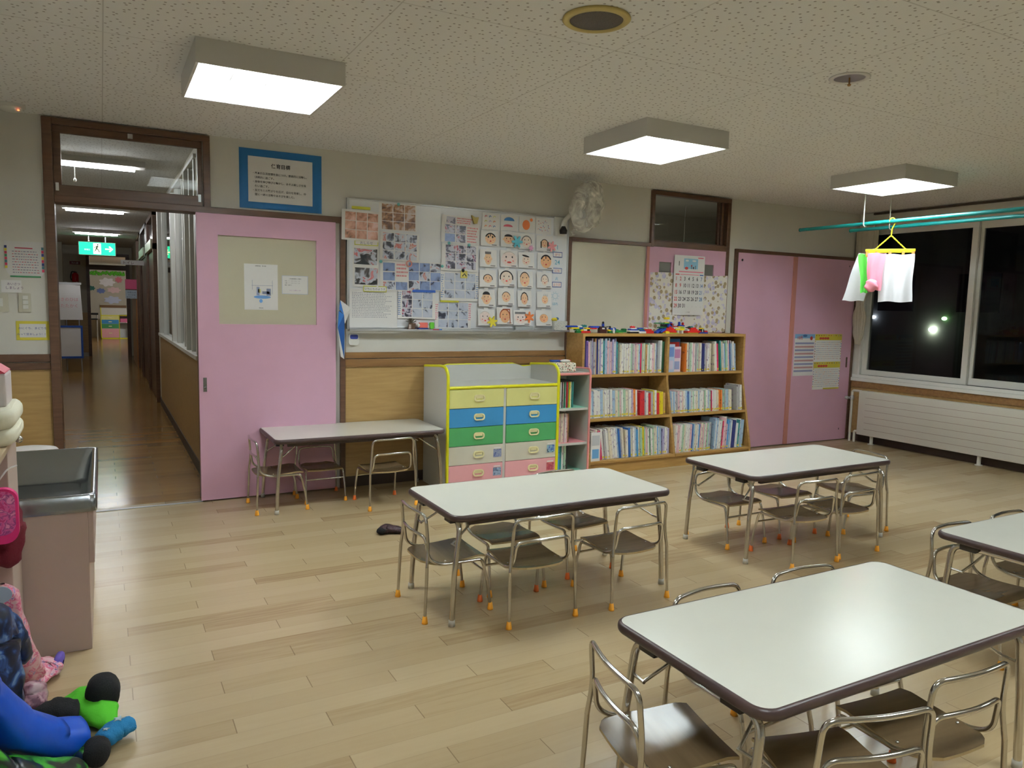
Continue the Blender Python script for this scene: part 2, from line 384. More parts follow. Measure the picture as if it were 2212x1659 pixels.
# doorway to the corridor: frame, transom window, sliding door
fr = MB()
fr.box(-0.30, D-0.03, 0, -0.245, D+T, 2.575).box(-0.245, D-0.03, 2.535, 0.69, D+T, 2.575).box(0.645, D-0.03, 2.09, 0.69, D+T, 2.535)
fr.box(-0.245, D-0.03, 2.05, 1.645, D+0.02, 2.095).box(1.605, D-0.03, 0, 1.645, D+0.0, 2.05).box(-0.245, D+0.02, 2.05, 0.645, D+T, 2.095)
fr.box(0.60, D+0.03, 0, 0.66, D+T, 2.05)
struct('door_frame_1', fr, M_trimd, 0.003)
tw = MB()
for a in ((-0.245, 2.095, 0.645, 2.165), (-0.245, 2.49, 0.645, 2.535), (-0.245, 2.165, -0.20, 2.49), (0.61, 2.165, 0.645, 2.49)):
    tw.box(a[0], D+0.0, a[1], a[2], D+0.035, a[3])
w1 = struct('window_1', tw, M_trimd, 0.003)
part('pane', MB().box(-0.20, D+0.015, 2.165, 0.61, D+0.02, 2.49), M_glass, w1)
part('latch', MB().box(0.185, D-0.012, 2.50, 0.215, D, 2.53), M_alu, w1, label='small metal latch')
for x in (-0.235, 0.612): part('hinge', MB().box(x, D-0.008, 2.125, x+0.018, D, 2.175), M_alu, w1)
dm = MB()
dx0, dx1, gx0, gx1, gz0, gz1 = 0.59, 1.565, 0.73, 1.42, 1.28, 1.905
for a in ((dx0, 0.012, gx0, 2.05), (gx1, 0.012, dx1, 2.05), (gx0, 0.012, gx1, gz0), (gx0, gz1, gx1, 2.05)): dm.box(a[0], D-0.042, a[1], a[2], D-0.006, a[3])
d1 = struct('door_1', dm, M_pink)
part('door_glass', MB().box(gx0, D-0.024, gz0, gx1, D-0.018, gz1), mat('frosted_panel', rgb(196, 190, 166), 0.35, var=0.01), d1, label='frosted cream pane in the upper half')
hb = MB().box(0.616, D-0.045, 0.80, 0.640, D-0.041, 0.90).lathe([(0.0, 0.0), (0.009, 0.0), (0.009, 0.006), (0.0, 0.007)], (0.628, D-0.044, 0.83), 0, 14, Matrix.Rotation(PI/2, 3, 'X'))
part('door_handle', hb, M_steel, d1)
struct('trim_7', MB().box(-0.245, D-0.03, 0.0, 0.60, D+0.0, 0.004), M_alu, label='aluminium sliding door threshold')
# second opening: white leaf, pink leaf and transom
f2 = MB()
f2.box(3.665, D-0.03, 0, 3.70, D, 2.08).box(3.70, D-0.03, 2.045, 4.59, D, 2.08).box(4.59, D-0.03, 2.045, 4.625, D+0.03, 2.575)
f2.box(4.625, D-0.03, 2.535, 5.60, D+0.03, 2.575).box(5.555, D-0.03, 0, 5.60, D+0.03, 2.535).box(4.625, D-0.03, 2.05, 5.555, D+0.03, 2.105)
struct('door_frame_2', f2, M_trimd, 0.003)
struct('door_2', MB().box(3.705, D-0.012, 0.01, 4.548, D-0.001, 2.045), M_cream)
p2 = MB(); P2 = ((4.70, 4.85), (5.25, 5.40))
p2.box(4.55, D-0.028, 0.01, 5.555, D-0.002, 1.80).box(4.55, D-0.028, 1.91, 5.555, D-0.002, 2.05)
for a, b in ((4.55, 4.70), (4.85, 5.25), (5.40, 5.555)): p2.box(a, D-0.028, 1.80, b, D-0.002, 1.91)
d3 = struct('door_3', p2, M_pink)
for a, b in P2: part('door_glass', MB().box(a, D-0.016, 1.80, b, D-0.012, 1.91), mat('dim_grey_pane', rgb(120, 118, 112), 0.15), d3, label='small grey window')
part('door_edge', MB().box(4.545, D-0.034, 0.01, 4.575, D-0.028, 2.045), M_pinkedge, d3)
t2 = MB().box(4.625, D, 2.105, 4.645, D+0.03, 2.535).box(5.455, D, 2.105, 5.475, D+0.03, 2.535).box(5.50, D, 2.105, 5.53, D+0.03, 2.535).box(4.625, D, 2.105, 5.555, D+0.03, 2.118)
w2 = struct('window_2', t2, M_trimd, 0.002)
part('pane', MB().box(4.64, D+0.012, 2.11, 5.555, D+0.016, 2.54), M_glass, w2)
sr_ = MB().box(3.9, D+1.9, 0, 7.5, D+2.0, 2.66).box(3.8, D+T, 0, 3.9, D+2.0, 2.66).box(7.5, D+T, 0, 7.6, D+2.0, 2.66).box(3.8, D+T, 2.66, 7.6, D+2.0, 2.7).box(3.9, D+T, -0.05, 7.5, D+2.0, 0)
struct('wall_storeroom', sr_, M_wallc)
# closet with two pink leaves
f3 = MB().box(5.695, D-0.03, 0, 5.73, D, 2.09).box(5.73, D-0.03, 2.055, 7.60, D, 2.09).box(7.565, D-0.045, 0, 7.60, D, 2.055)
struct('door_frame_3', f3, M_trimd, 0.003)
d4 = struct('door_4', MB().box(5.73, D-0.022, 0.01, 6.56, D-0.002, 2.055), M_pink)
part('door_pull', MB().lathe([(0.0, 0.0), (0.012, 0.0), (0.012, 0.003), (0, 0.003)], (5.79, D-0.024, 1.98), 0, 12, Matrix.Rotation(PI/2, 3, 'X')), M_ink, d4)
d5 = struct('door_5', MB().box(6.60, D-0.034, 0.01, 7.565, D-0.012, 2.055), M_pink)
part('door_edge', MB().box(6.545, D-0.036, 0.01, 6.60, D-0.012, 2.05), M_pinkedge, d5, label='salmon coloured door edge')
part('door_pull', MB().prism(rrect(7.49, 0.84, 7.515, 0.96, 0.011), D-0.037, D-0.034), M_trimd, d5)
for z in (1.98, 0.12): part('screw_cap', MB().box(7.44, D-0.0355, z, 7.45, D-0.034, z+0.02), M_ink, d5)

# window wall
def sash(mb, y0, y1, z0, z1, x, w=0.045, dp=0.035):
    mb.box(x, y0, z0, x+dp, y1, z0+w).box(x, y0, z1-w, x+dp, y1, z1).box(x, y0, z0+w, x+dp, y0+w, z1-w).box(x, y1-w, z0+w, x+dp, y1, z1-w)
wf = MB().box(XW-0.035, -0.22, 0.69, XW+0.16, 5.68, 0.73)
wf.box(XW, -0.2, 2.40, XW+0.14, 5.60, 2.43).box(XW-0.004, 5.575, 0.73, XW+0.14, 5.60, 2.40).box(XW, -0.2, 0.73, XW+0.14, -0.17, 2.40)
wf.box(XW-0.012, -0.2, 0.73, XW+0.002, 5.68, 0.765)
w3 = struct('window_3', wf, M_white, 0.003)
ys = [5.575, 4.40, 3.18, 1.95, 0.85, -0.17]
for i in range(5):
    a, b = ys[i+1]-0.02, ys[i]+(0.02 if i else 0)
    xx = XW+0.03+(0.045 if i % 2 else 0)
    mb = MB(); sash(mb, a, b, 0.765, 2.40, xx, 0.07 if i else 0.06)
    sa = part('window_sash', mb, M_white, w3, 0.002)
    part('pane', MB().box(xx+0.015, a+0.05, 0.81, xx+0.02, b-0.05, 2.36), M_glassd, sa)
struct('trim_8', MB().box(XW-0.05, -0.4, 2.555, XW-0.02, 5.5, 2.575), mat('dark_top_strip', rgb(70, 60, 50), 0.5))  # thin dark strip just below the ceiling along the window wall

# ---- corridor beyond the doorway
CH = 2.66; CX0, CX1, CY0, CY1 = -1.15, 0.69, D+T, 20.9
struct('floor_corridor', MB().box(CX0-0.1, D+0.07, -0.08, CX1+0.1, CY1+0.1, 0.0).box(-2.0, CY1+0.1, -0.08, 3.0, 31.2, 0), M_cfloor)
struct('ceiling_corridor', MB().box(CX0-0.1, CY0, CH, CX1+0.1, CY1+0.1, CH+0.1).box(-2.0, CY1+0.1, CH, 3.0, 31.2, CH+0.1), M_ceil)
struct('wall_corridor_left', MB().box(CX0-0.1, CY0, 0, CX0, CY1, CH).box(-0.88, 19.9, 0, -0.75, 20.2, CH), M_wallc)
cw = MB()
for y0, y1, z0, z1 in ((CY0, 6.6, 0, CH), (6.6, 11.05, 0, 0.98), (6.6, 11.05, 2.60, CH), (11.05, CY1, 0, CH)): cw.box(CX1, y0, z0, CX1+0.1, y1, z1)
struct('wall_corridor_right', cw, M_wallc)
struct('trim_9', MB().box(CX1-0.008, CY0, 0.1, CX1, 11.1, 0.96), M_wain)
struct('baseboard_corridor', MB().box(CX1-0.014, CY0, 0, CX1, 11.3, 0.1).box(CX0, CY0, 0, CX0+0.014, CY1, 0.1), M_based)
cf = MB().box(CX1-0.03, 6.55, 0.955, CX1+0.08, 11.1, 0.99).box(CX1-0.02, 6.55, 2.57, CX1+0.08, 11.1, 2.60)
w4 = struct('window_4', cf, M_white, 0.002)
for a, b, xo in ((10.9, 11.05, -0.02), (10.45, 10.5, 0.0), (8.85, 9.0, -0.02), (8.5, 8.62, 0.0), (7.85, 7.93, 0.01), (7.35, 7.42, -0.02), (7.12, 7.18, 0.0), (6.62, 6.7, -0.01)):
    part('window_sash', MB().box(CX1+xo, a, 0.99, CX1+xo+0.05, b, 2.57), M_white, w4)
part('pane', MB().box(CX1+0.03, 6.6, 0.99, CX1+0.035, 11.0, 2.57), M_glass, w4)
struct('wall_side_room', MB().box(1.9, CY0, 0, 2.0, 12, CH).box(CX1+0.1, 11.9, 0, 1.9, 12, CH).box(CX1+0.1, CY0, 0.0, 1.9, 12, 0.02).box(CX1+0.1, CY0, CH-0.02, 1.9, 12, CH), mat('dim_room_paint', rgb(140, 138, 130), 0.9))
# dark wooden sliding doors along the right of the corridor
for i, (a, b, h) in enumerate(((11.45, 13.15, 2.12), (13.35, 15.3, 2.12), (15.6, 17.1, 2.12))):
    m = MB().box(CX1-0.05, a, 0, CX1, a+0.12, CH-0.02).box(CX1-0.05, b-0.12, 0, CX1, b, CH-0.02).box(CX1-0.05, a, 2.12, CX1, b, 2.2).box(CX1-0.05, a, CH-0.08, CX1, b, CH-0.02)
    struct('door_frame_%d' % (4+i), m, M_trimd)
    dd = struct('door_%d' % (6+i), MB().box(CX1-0.025, a+0.12, 0.01, CX1-0.001, b-0.12, 2.12), M_trimd)
    part('door_handle', MB().box(CX1-0.034, a+0.3, 0.95, CX1-0.025, a+0.34, 1.25), M_alu, dd)
    struct('window_%d' % (5+i), MB().box(CX1-0.012, a+0.12, 2.2, CX1-0.004, b-0.12, CH-0.08), mat('dark_transom_pane', rgb(46, 44, 40), 0.1))
struct('door_9', MB().box(CX1-0.06, 17.4, 0, CX1-0.001, 19.6, 1.42), wood_material('warm_plywood', rgb(150, 96, 50), rgb(170, 112, 60), 0.35))
# end wall with an open doorway and transom
ew = MB()
for x0, x1, z0, z1 in ((CX0-0.1, -0.24, 0, CH), (0.57, CX1+0.1, 0, CH), (-0.24, 0.57, 2.45, CH)): ew.box(x0, CY1, z0, x1, CY1+0.1, z1)
struct('wall_corridor_end', ew, M_wallc)
struct('trim_10', MB().box(CX0, CY1-0.012, 0.1, -0.30, CY1, 1.06), M_wain)
struct('door_frame_7', MB().box(-0.30, CY1-0.03, 0, -0.23, CY1+0.1, 2.5).box(0.55, CY1-0.03, 0, 0.63, CY1+0.1, 2.5).box(-0.23, CY1-0.03, 2.43, 0.55, CY1+0.1, 2.5).box(-0.23, CY1-0.03, 2.1, 0.55, CY1+0.1, 2.22), M_trimd)
struct('wall_far_room', MB().box(-2.0, 31.1, 0, 3.0, 31.2, CH).box(-2.1, 21.0, 0, -2.0, 31.2, CH).box(3.0, 21.0, 0, 3.1, 31.2, CH), M_wallc)

# ---- outside, seen through the dark glass
struct('ground_outside', MB().box(XW+0.3, -30, -0.9, 60, 50, -0.8), mat('dark_asphalt', rgb(50, 50, 50), 0.9))
bt = thing('building', 'dark building across the yard seen through the window glass', 'building', (26, 14, -0.8))
part('facade', MB().box(26, -6, -0.8, 34, 30, 6.5), mat('dark_facade', rgb(96, 88, 80), 0.9), bt)
for y in (8, 11, 14, 17, 20): part('window', MB().box(25.95, y, 1.6, 26.01, y+1.4, 2.9), mat('dark_facade_glass', rgb(28, 30, 34), 0.2), bt)
for nm, y, z, r, c, e, lb in (('wall_lamp', 16.19, 0.963, 0.11, (0.75, 1, 0.85, 1), 60, 'bright white lamp glowing outside the left window pane'),
                          ('wall_lamp', 18.52, 1.357, 0.08, (0.6, 0.75, 1, 1), 14, 'small bluish lamp outside beneath the hanging towels'),
                          ('exit_lamp', 15.77, 1.367, 0.09, (0.35, 1, 0.35, 1), 5, 'small green lamp outside beside the window mullion')):
    solo(nm, MB().blob((25.92, y, z), (0.08, r, r*0.75), 0), emission_material('lamp_%s_%d' % (nm, int(y)), c, e), lb, 'lamp')

# ================================================================ CEILING
M_tube = emission_material('lit_fluorescent_tube', (0.87, 0.97, 1.0, 1), LAMP*4.0)
M_house = mat('white_enamel_housing', rgb(205, 203, 198), 0.5, var=0.01)
M_refl = mat('white_reflector', rgb(240, 240, 240), 0.4, var=0.0)
M_louv = mat('satin_louver', (0.72, 0.72, 0.70, 1), 0.35, metal=0.3, var=0.0)
def fixture():
    t = thing('ceiling_light', None, None)
    h = 0.33; z0, z1 = -0.108, 0.0
    mb = MB().box(-h, -h, z0, -h+0.012, h, z1).box(h-0.012, -h, z0, h, h, z1).box(-h+0.012, -h, z0, h-0.012, -h+0.012, z1).box(-h+0.012, h-0.012, z0, h-0.012, h, z1)
    part('housing', mb, M_house, t)
    part('reflector', MB().box(-h+0.012, -h+0.012, -0.012, h-0.012, h-0.012, -0.004), M_refl, t)
    lv = MB()
    for k in (-0.159, 0.0, 0.159): lv.box(k-0.002, -h+0.012, z0+0.003, k+0.002, h-0.012, z0+0.036)
    for k in (-0.106, 0.106): lv.box(-h+0.012, k-0.002, z0+0.003, h-0.012, k+0.002, z0+0.036)
    lv.box(-h+0.0125, -h+0.0125, z0+0.003, -h+0.0145, h-0.0125, z0+0.08).box(h-0.0145, -h+0.0125, z0+0.003, h-0.0125, h-0.0125, z0+0.08).box(-h+0.0145, -h+0.0125, z0+0.003, h-0.0145, -h+0.0145, z0+0.08).box(-h+0.0145, h-0.0145, z0+0.003, h-0.0145, h-0.0125, z0+0.08)
    part('louver', lv, M_louv, t)
    for x in (-0.24, -0.08, 0.08, 0.24): part('tube', MB().tube([(x, -0.29, -0.045), (x, 0.29, -0.045)], 0.0125, seg=8), M_tube, t)
    return t
lp = fixture()
LL = [((0.72, 3.95), 'square louvred ceiling light above the pink sliding door, nearest the corridor'), ((3.19, 3.95), 'square louvred ceiling light in the middle, in front of the wrapped fan'),
      ((5.645, 3.95), 'square louvred ceiling light near the windows above the hanging towels'), ((0.72, 0.35), 'square louvred ceiling light behind the camera on the left'),
      ((3.19, 0.35), 'square louvred ceiling light overhead, out of view in the middle'), ((5.645, 0.35), 'square louvred ceiling light overhead by the windows')]
for i, ((x, y), lb) in enumerate(LL):
    o = lp if i == 0 else copy_tree(lp)
    o.location = (x, y, H); tag(o, lb, 'ceiling light', 'square ceiling lights')
def corr_light(y, lb, cord):
    t = thing('corridor_light', lb, 'ceiling light', (0, 0, 0), 'corridor tube lights')
    part('housing', MB().box(-0.42, y-0.10, CH-0.05, 0.38, y+0.10, CH), M_house, t)
    part('tube', MB().tube([(-0.38, y, CH-0.066), (0.30, y, CH-0.066)], 0.015, seg=8), emission_material('corridor_tube', (0.95, 0.97, 1, 1), CORR*4), t)
    if cord: part('pull_cord', MB().tube([(-0.17, y-0.02, CH-0.06), (-0.17, y-0.02, CH-0.19)], 0.003, seg=6).blob((-0.17, y-0.02, CH-0.2), (0.012, 0.012, 0.018)), M_white, t)
corr_light(7.7, 'bright tube light seen through the transom window, with pull cord', True)
corr_light(11.7, 'tube light in the corridor just below the transom frame', False)
corr_light(15.9, 'tube light with pull cord in the corridor above the green sign', True)
t = thing('far_room_light', 'tube light on the ceiling of the room beyond the corridor', 'ceiling light')
part('housing', MB().box(1.4, 26, CH-0.06, 2.6, 26.12, CH), M_house, t)
part('tube', MB().tube([(1.42, 26.06, CH-0.08), (2.58, 26.06, CH-0.08)], 0.019, seg=8), emission_material('far_tube', (0.97, 0.98, 1, 1), 150), t)
t = thing('side_room_fill_light', 'unseen added tube brightening the room behind the corridor windows', 'ceiling light')  # fill light added to brighten the corridor windows; no known lamp there
part('tube', MB().tube([(1.3, 8.2, 2.6), (1.3, 9.4, 2.6)], 0.018, seg=8), emission_material('side_room_fill_tube', (.9, .96, 1, 1), 30), t)
t = thing('storeroom_fill_light', 'unseen added tube brightening the room behind the right transom', 'fill light')  # added fill tube and cords, kept below view, lifting the grey behind the transom
part('tube', MB().tube([(4.8, D+1.0, 1.7), (6.0, D+1.0, 1.7)], 0.02, seg=8), emission_material('storeroom_fill_tube', (1, 0.97, 0.92, 1), 3), t)
part('cord', MB().tube([(4.9, D+1.0, 2.66), (4.9, D+1.0, 1.72)], 0.003, seg=6).tube([(5.9, D+1.0, 2.66), (5.9, D+1.0, 1.72)], 0.003, seg=6), M_white, t)
# ceiling speaker, recessed downlight, smoke detector
c = (1.738, 2.54, H)
t = thing('ceiling_speaker', 'round ceiling speaker with yellowed ring and dark grille', 'speaker', c)
part('ring', MB().lathe([(0.132, 0), (0.135, -0.006), (0.126, -0.013), (0.108, -0.014), (0.104, -0.004)], c, 0, 40), mat('yellowed_plastic', rgb(190, 170, 104), 0.5), t)
part('grille', MB().lathe([(0.105, -0.008), (0.08, -0.014), (0.0, -0.017)], c, 0, 40), dots_material('speaker_mesh', rgb(82, 74, 66), [rgb(52, 46, 42)], 160, 0.3), t)
c = (3.19, 2.50, H)
t = thing('recessed_downlight', 'round recessed steel downlight in the ceiling near the top right', 'downlight', c)
part('trim_ring', MB().lathe([(0.092, 0), (0.094, -0.003), (0.088, -0.006), (0.072, -0.006), (0.070, -0.001)], c, 0, 36), M_house, t)
part('reflector_cup', MB().lathe([(0.071, -0.003), (0.05, -0.0015), (0.0, -0.001)], c, 0, 36), mat('dull_steel_cup', rgb(150, 148, 150), 0.3, metal=0.8), t)
part('stem', MB().lathe([(0.004, 0), (0.004, -0.03), (0.010, -0.032), (0.006, -0.04), (0, -0.041)], c, 0, 10), mat('brass_stem', rgb(180, 140, 90), 0.4, metal=0.6), t)
c = (-0.44, 5.50, H)
t = thing('smoke_detector', 'round white smoke detector on the ceiling above the light switches', 'smoke detector', c)
part('base', MB().lathe([(0.075, 0), (0.075, -0.016), (0.06, -0.02)], c, 0, 28), M_house, t)
part('cap', MB().lathe([(0.06, -0.018), (0.05, -0.036), (0.02, -0.042), (0, -0.042)], c, 0, 28), M_white, t)
part('indicator', MB().blob((-0.40, 5.46, H-0.036), (0.006, 0.006, 0.005), 0, 8, 5), emission_material('red_indicator', (1, 0.15, 0.05, 1), 2), t)

# ================================================================ TABLES AND CHAIRS
def make_table():
    t = thing('table', None, None); L, Wd, z = 0.625, 0.30, 0.52
    part('tabletop', MB().prism(rrect(-L+0.006, -Wd+0.006, L-0.006, Wd-0.006, 0.048, 8), z-0.028, z, axis='z'), M_top, t)
    eb = MB(); pr_ = [(0, -0.031), (0.007, -0.029), (0.011, -0.022), (0.012, -0.014), (0.010, -0.005), (0.004, 0.0), (0.0, 0.0005)]
    rings = [[(x, y) for x, y in rrect(-L+0.008-d, -Wd+0.008-d, L-0.008+d, Wd-0.008+d, 0.046+d, 8)] for d, _ in pr_]
    n = len(rings[0]); vs = [(p[0], p[1], z+pr_[i][1]) for i, r_ in enumerate(rings) for p in r_]
    eb.add(vs, [(i*n+k, i*n+(k+1) % n, (i+1)*n+(k+1) % n, (i+1)*n+k) for i in range(len(pr_)-1) for k in range(n)], 0, True)
    part('edge_band', eb, M_edge, t)
    part('apron', MB().box(-L+0.09, -Wd+0.035, z-0.055, L-0.09, -Wd+0.055, z-0.028).box(-L+0.09, Wd-0.055, z-0.055, L-0.09, Wd-0.035, z-0.028), mat('dark_brown_steel', rgb(66, 52, 46), 0.4), t)
    for sx in (-1, 1):
        for sy in (-1, 1):
            xf, xt = sx*(L-0.015), sx*(L-0.055)
            pts = [(xf, sy*0.255, 0.012), (xf-sx*0.012, sy*0.25, 0.25), (xt, sy*0.245, z-0.052), (xt, 0.0, z-0.047)]
            lg = part('leg', MB().tube(fillet(pts, [0.02, 0.055], 7), 0.0125, seg=12), M_chrome, t)
            part('glide', MB().lathe([(0.0, 0.0), (0.016, 0.0), (0.0145, 0.028), (0.0, 0.028)], (xf, sy*0.255, 0), 0, 12), M_clear, lg)
        part('brace', MB().tube(fillet([(sx*(L-0.04), 0.19*1, z-0.16), (sx*(L-0.10), 0.17, z-0.12), (sx*(L-0.20), 0.14, z-0.045)], 0.02, 4), 0.0055, seg=8), M_chrome, t)
        part('brace', MB().tube(fillet([(sx*(L-0.04), -0.19*1, z-0.16), (sx*(L-0.10), -0.17, z-0.12), (sx*(L-0.20), -0.14, z-0.045)], 0.02, 4), 0.0055, seg=8), M_chrome, t)
        for sy in (-1, 1): part('brace', MB().tube([(sx*(L-0.045), sy*0.245, z-0.16), (sx*(L-0.04), sy*0.185, z-0.16)], 0.0055, seg=8), M_chrome, t)
        part('hinge_bracket', MB().box(sx*(L-0.08), -0.20, z-0.06, sx*(L-0.025), -0.13, z-0.028).box(sx*(L-0.08), 0.13, z-0.06, sx*(L-0.025), 0.20, z-0.028), mat('dark_bracket', rgb(40, 34, 32), 0.4), t, 0.003)
    return t
tb = make_table()
TABLES = [((1.965, 3.235), 0, 'cream topped low table in the centre, between the drawer cabinet and the nearest table'),
          ((1.955, 1.455), 0, 'largest looking cream topped low table in the right foreground'),
          ((3.845, 3.275), 0, 'cream topped low table in front of the bookshelf on the right'),
          ((3.80, 1.60), 0, 'cream topped low table cut off by the right edge of the photo'),
          ((1.62, 5.385), 0, 'cream topped low table against the wall beside the drawer cabinet')]
for i, ((x, y), a, lb) in enumerate(TABLES):
    o = tb if i == 0 else copy_tree(tb)
    o.location = (x, y, 0); o.rotation_euler.z = a; tag(o, lb, 'table', 'low tables')

def make_chair():
    """local +y is the way a seated child would face"""
    t = thing('child_chair', None, None); r = 0.0078
    # upper hoop and rear legs
    hp = fillet([(-0.172, -0.170, 0.262), (-0.160, -0.160, 0.36), (-0.155, -0.172, 0.498), (-0.08, -0.185, 0.500), (0, -0.192, 0.501), (0.08, -0.185, 0.500), (0.155, -0.172, 0.498), (0.160, -0.160, 0.36), (0.172, -0.170, 0.262)], [0.05, 0.05, 0.05, 0.03, 0.05, 0.05, 0.05], 6)
    part('backrest_hoop', MB().tube(hp, r, seg=12), M_chrome, t)
    for s in (-1, 1):
        lg = part('leg', MB().tube([(s*0.172, -0.170, 0.262), (s*0.174, -0.172, 0.20), (s*0.178, -0.180, 0.02)], [r, r, 0.0070], seg=12), M_chrome, t)
        part('foot_cap', MB().lathe([(0.0, 0.0), (0.0145, 0.0), (0.0135, 0.008), (0.0095, 0.034), (0.0, 0.036)], (s*0.178, -0.180, 0), 0, 14), M_cap, lg)
    # seat frame: rails that rise at the back into the lower backrest bar
    sf = fillet([(-0.152, 0.128, 0.225), (-0.150, 0.118, 0.252), (-0.148, -0.09, 0.254), (-0.146, -0.150, 0.285), (-0.138, -0.166, 0.392), (-0.07, -0.180, 0.395), (0, -0.186, 0.396), (0.07, -0.180, 0.395), (0.138, -0.166, 0.392), (0.146, -0.150, 0.285), (0.148, -0.09, 0.254), (0.150, 0.118, 0.252), (0.152, 0.128, 0.225)],
                [0.02, 0.05, 0.05, 0.045, 0.04, 0.05, 0.04, 0.045, 0.05, 0.05, 0.02], 6)
    part('seat_frame', MB().tube(sf, r, seg=12), M_chrome, t)
    for s in (-1, 1):
        lg = part('leg', MB().tube([(s*0.152, 0.128, 0.225), (s*0.156, 0.148, 0.14), (s*0.160, 0.165, 0.02)], [r, r, 0.0070], seg=12), M_chrome, t)
        part('foot_cap', MB().lathe([(0.0, 0.0), (0.0145, 0.0), (0.0135, 0.008), (0.0095, 0.034), (0.0, 0.036)], (s*0.160, 0.165, 0), 0, 14), M_cap, lg)
    part('stretcher', MB().tube([(-0.154, 0.138, 0.19), (0.154, 0.138, 0.19)], 0.0062, seg=10), M_chrome, t)
    # curved plywood seat, straight in front and rounded behind
    def edge(v):  # half width along the depth
        if v > 0.30: return 0.150-0.010*((v-0.30)/0.70)
        return 0.150*math.sqrt(max(0.0, 1-((0.30-v)/0.34)**2))**0.75
    def top(u, v, dz=0.0):
        w = edge(v); x = (u*2-1)*w; y = -0.168+0.310*v
        z = 0.268 - 0.010*math.cos((v-0.35)*PI*1.1) + 0.004*(u*2-1)**2 - 0.022*max(0, v-0.86)**1.3*6
        return (x, y, z+dz)
    mb = MB(); mb.surf(lambda u, v: top(u, v), 10, 16, 0); mb.surf(lambda u, v: top(1-u, v, -0.0095), 10, 16, 1)
    rim = [top(0, j/16) for j in range(17)]+[top(i/10, 1) for i in range(1, 11)]+[top(1, 1-j/16) for j in range(1, 17)]+[top(1-i/10, 0) for i in range(1, 10)]
    n = len(rim); mb.add(rim+[(p[0], p[1], p[2]-0.0095) for p in rim], [(i, (i+1) % n, (i+1) % n+n, i+n) for i in range(n)], 1)
    part('seat', mb, [M_seat, M_seatu], t)
    rv = MB()
    for x, y in ((-0.128, 0.09), (0.128, 0.09), (-0.128, -0.06), (0.128, -0.06)): rv.lathe([(0.005, 0.0), (0.004, 0.002), (0, 0.0028)], (x, y, 0.2635), 0, 10)
    part('rivet', rv, M_chrome, t)
    return t
ch = make_chair()
E_, N_, S_, W_ = -PI/2, 0.0, PI, PI/2      # rotations for facing +x, +y, -y, -x
R1 = math.radians
CHAIRS = [
 ((1.435, 3.235), E_, 'chair at the left end of the centre table'),
 ((1.755, 3.015), N_+R1(-1), 'left chair on the near side of the centre table'),
 ((2.295, 2.995), N_+R1(2), 'right chair on the near side of the centre table'),
 ((1.825, 3.375), S_, 'left chair tucked behind the centre table'),
 ((2.30, 3.435), S_+R1(6), 'right chair behind the centre table, its bar showing above the tabletop'),
 ((1.355, 1.515), E_+R1(-12), 'chair with shiny seat at the left end of the foreground table'),
 ((1.66, 1.225), N_+R1(-15), 'chair before the foreground table, cut off by the photo\'s bottom edge'),
 ((2.055, 1.255), N_+R1(-4), 'chair at the right front of the foreground table beside the cut-off chair'),
 ((1.80, 1.66), S_+R1(3), 'chair behind the foreground table on the left, only its bar showing'),
 ((2.26, 1.66), S_+R1(-3), 'chair behind the foreground table on the right, only its bar showing'),
 ((3.59, 3.00), N_+R1(-3), 'left chair on the near side of the table by the bookshelf'),
 ((3.985, 3.015), N_, 'right chair on the near side of the table by the bookshelf'),
 ((3.485, 3.42), S_, 'left chair on the far side of the table by the bookshelf'),
 ((3.955, 3.425), S_+R1(-2), 'right chair tucked behind the table by the bookshelf'),
 ((4.465, 3.29), W_+R1(-10), 'chair at the window end of the table by the bookshelf'),
 ((3.395, 1.775), S_, 'left chair behind the table cut off at the right'),
 ((3.86, 1.78), S_+R1(2), 'right chair behind the table cut off at the right'),
 ((1.065, 5.34), E_, 'chair at the left end of the wall table by the pink door'),
 ((1.395, 5.455), S_, 'chair tucked between the wall table and the pink door'),
 ((1.775, 5.145), N_+R1(4), 'chair on the near side of the wall table by the cabinet'),
]
for i, ((x, y), a, lb) in enumerate(CHAIRS):
    o = ch if i == 0 else copy_tree(ch)
    o.location = (x, y, 0); o.rotation_euler.z = a; tag(o, 'chrome ' + lb, 'chair', 'small chairs around the tables')
    if y == 5.455: o.scale = (0.9, 0.9, 0.9)
    k = 0
    for lg in o.children:
        if lg.name.startswith('leg'):
            for cp in lg.children:
                if (i*3+k*5) % 9 in (0, 4) and i:
                    cp.data = cp.data.copy(); cp.data.materials[0] = M_cap2
                k += 1

# ================================================================ DRAWER CABINET, PINK RACK
cx0, cx1, cyf, cyb = 2.29, 3.305, 5.19, 5.655
t = thing('drawer_cabinet', 'white cabinet with pastel drawers and yellow edging in front of the whiteboard', 'cabinet', (2.8, 5.4, 0))
def side_outline():
    o = [(cyb, 0.0), (cyb, 0.955)]
    for k in range(9):
        a = PI/2*k/8; o.append((cyf+0.10-0.10*math.sin(a)+0.0, 0.89+0.085*math.cos(a)))
    return [(p[0], p[1]) for p in o[:2]] + [(cyf+0.16, 0.978)] + [(cyf+0.09-0.09*math.sin(PI/2*k/8), 0.888+0.09*math.cos(PI/2*k/8)) for k in range(9)] + [(cyf, 0.0)]
so = side_outline()
M_cab = mat('pale_grey_melamine', rgb(206, 206, 200), 0.4, var=0.01)
for x in (cx0, cx1-0.02):
    part('side_panel', MB().prism(so, x, x+0.02, axis='x'), M_cab, t)
    part('edging', MB().tube([(x+0.01, p[0], p[1]) for p in so[1:]], 0.0125, seg=10), M_yellow, t)
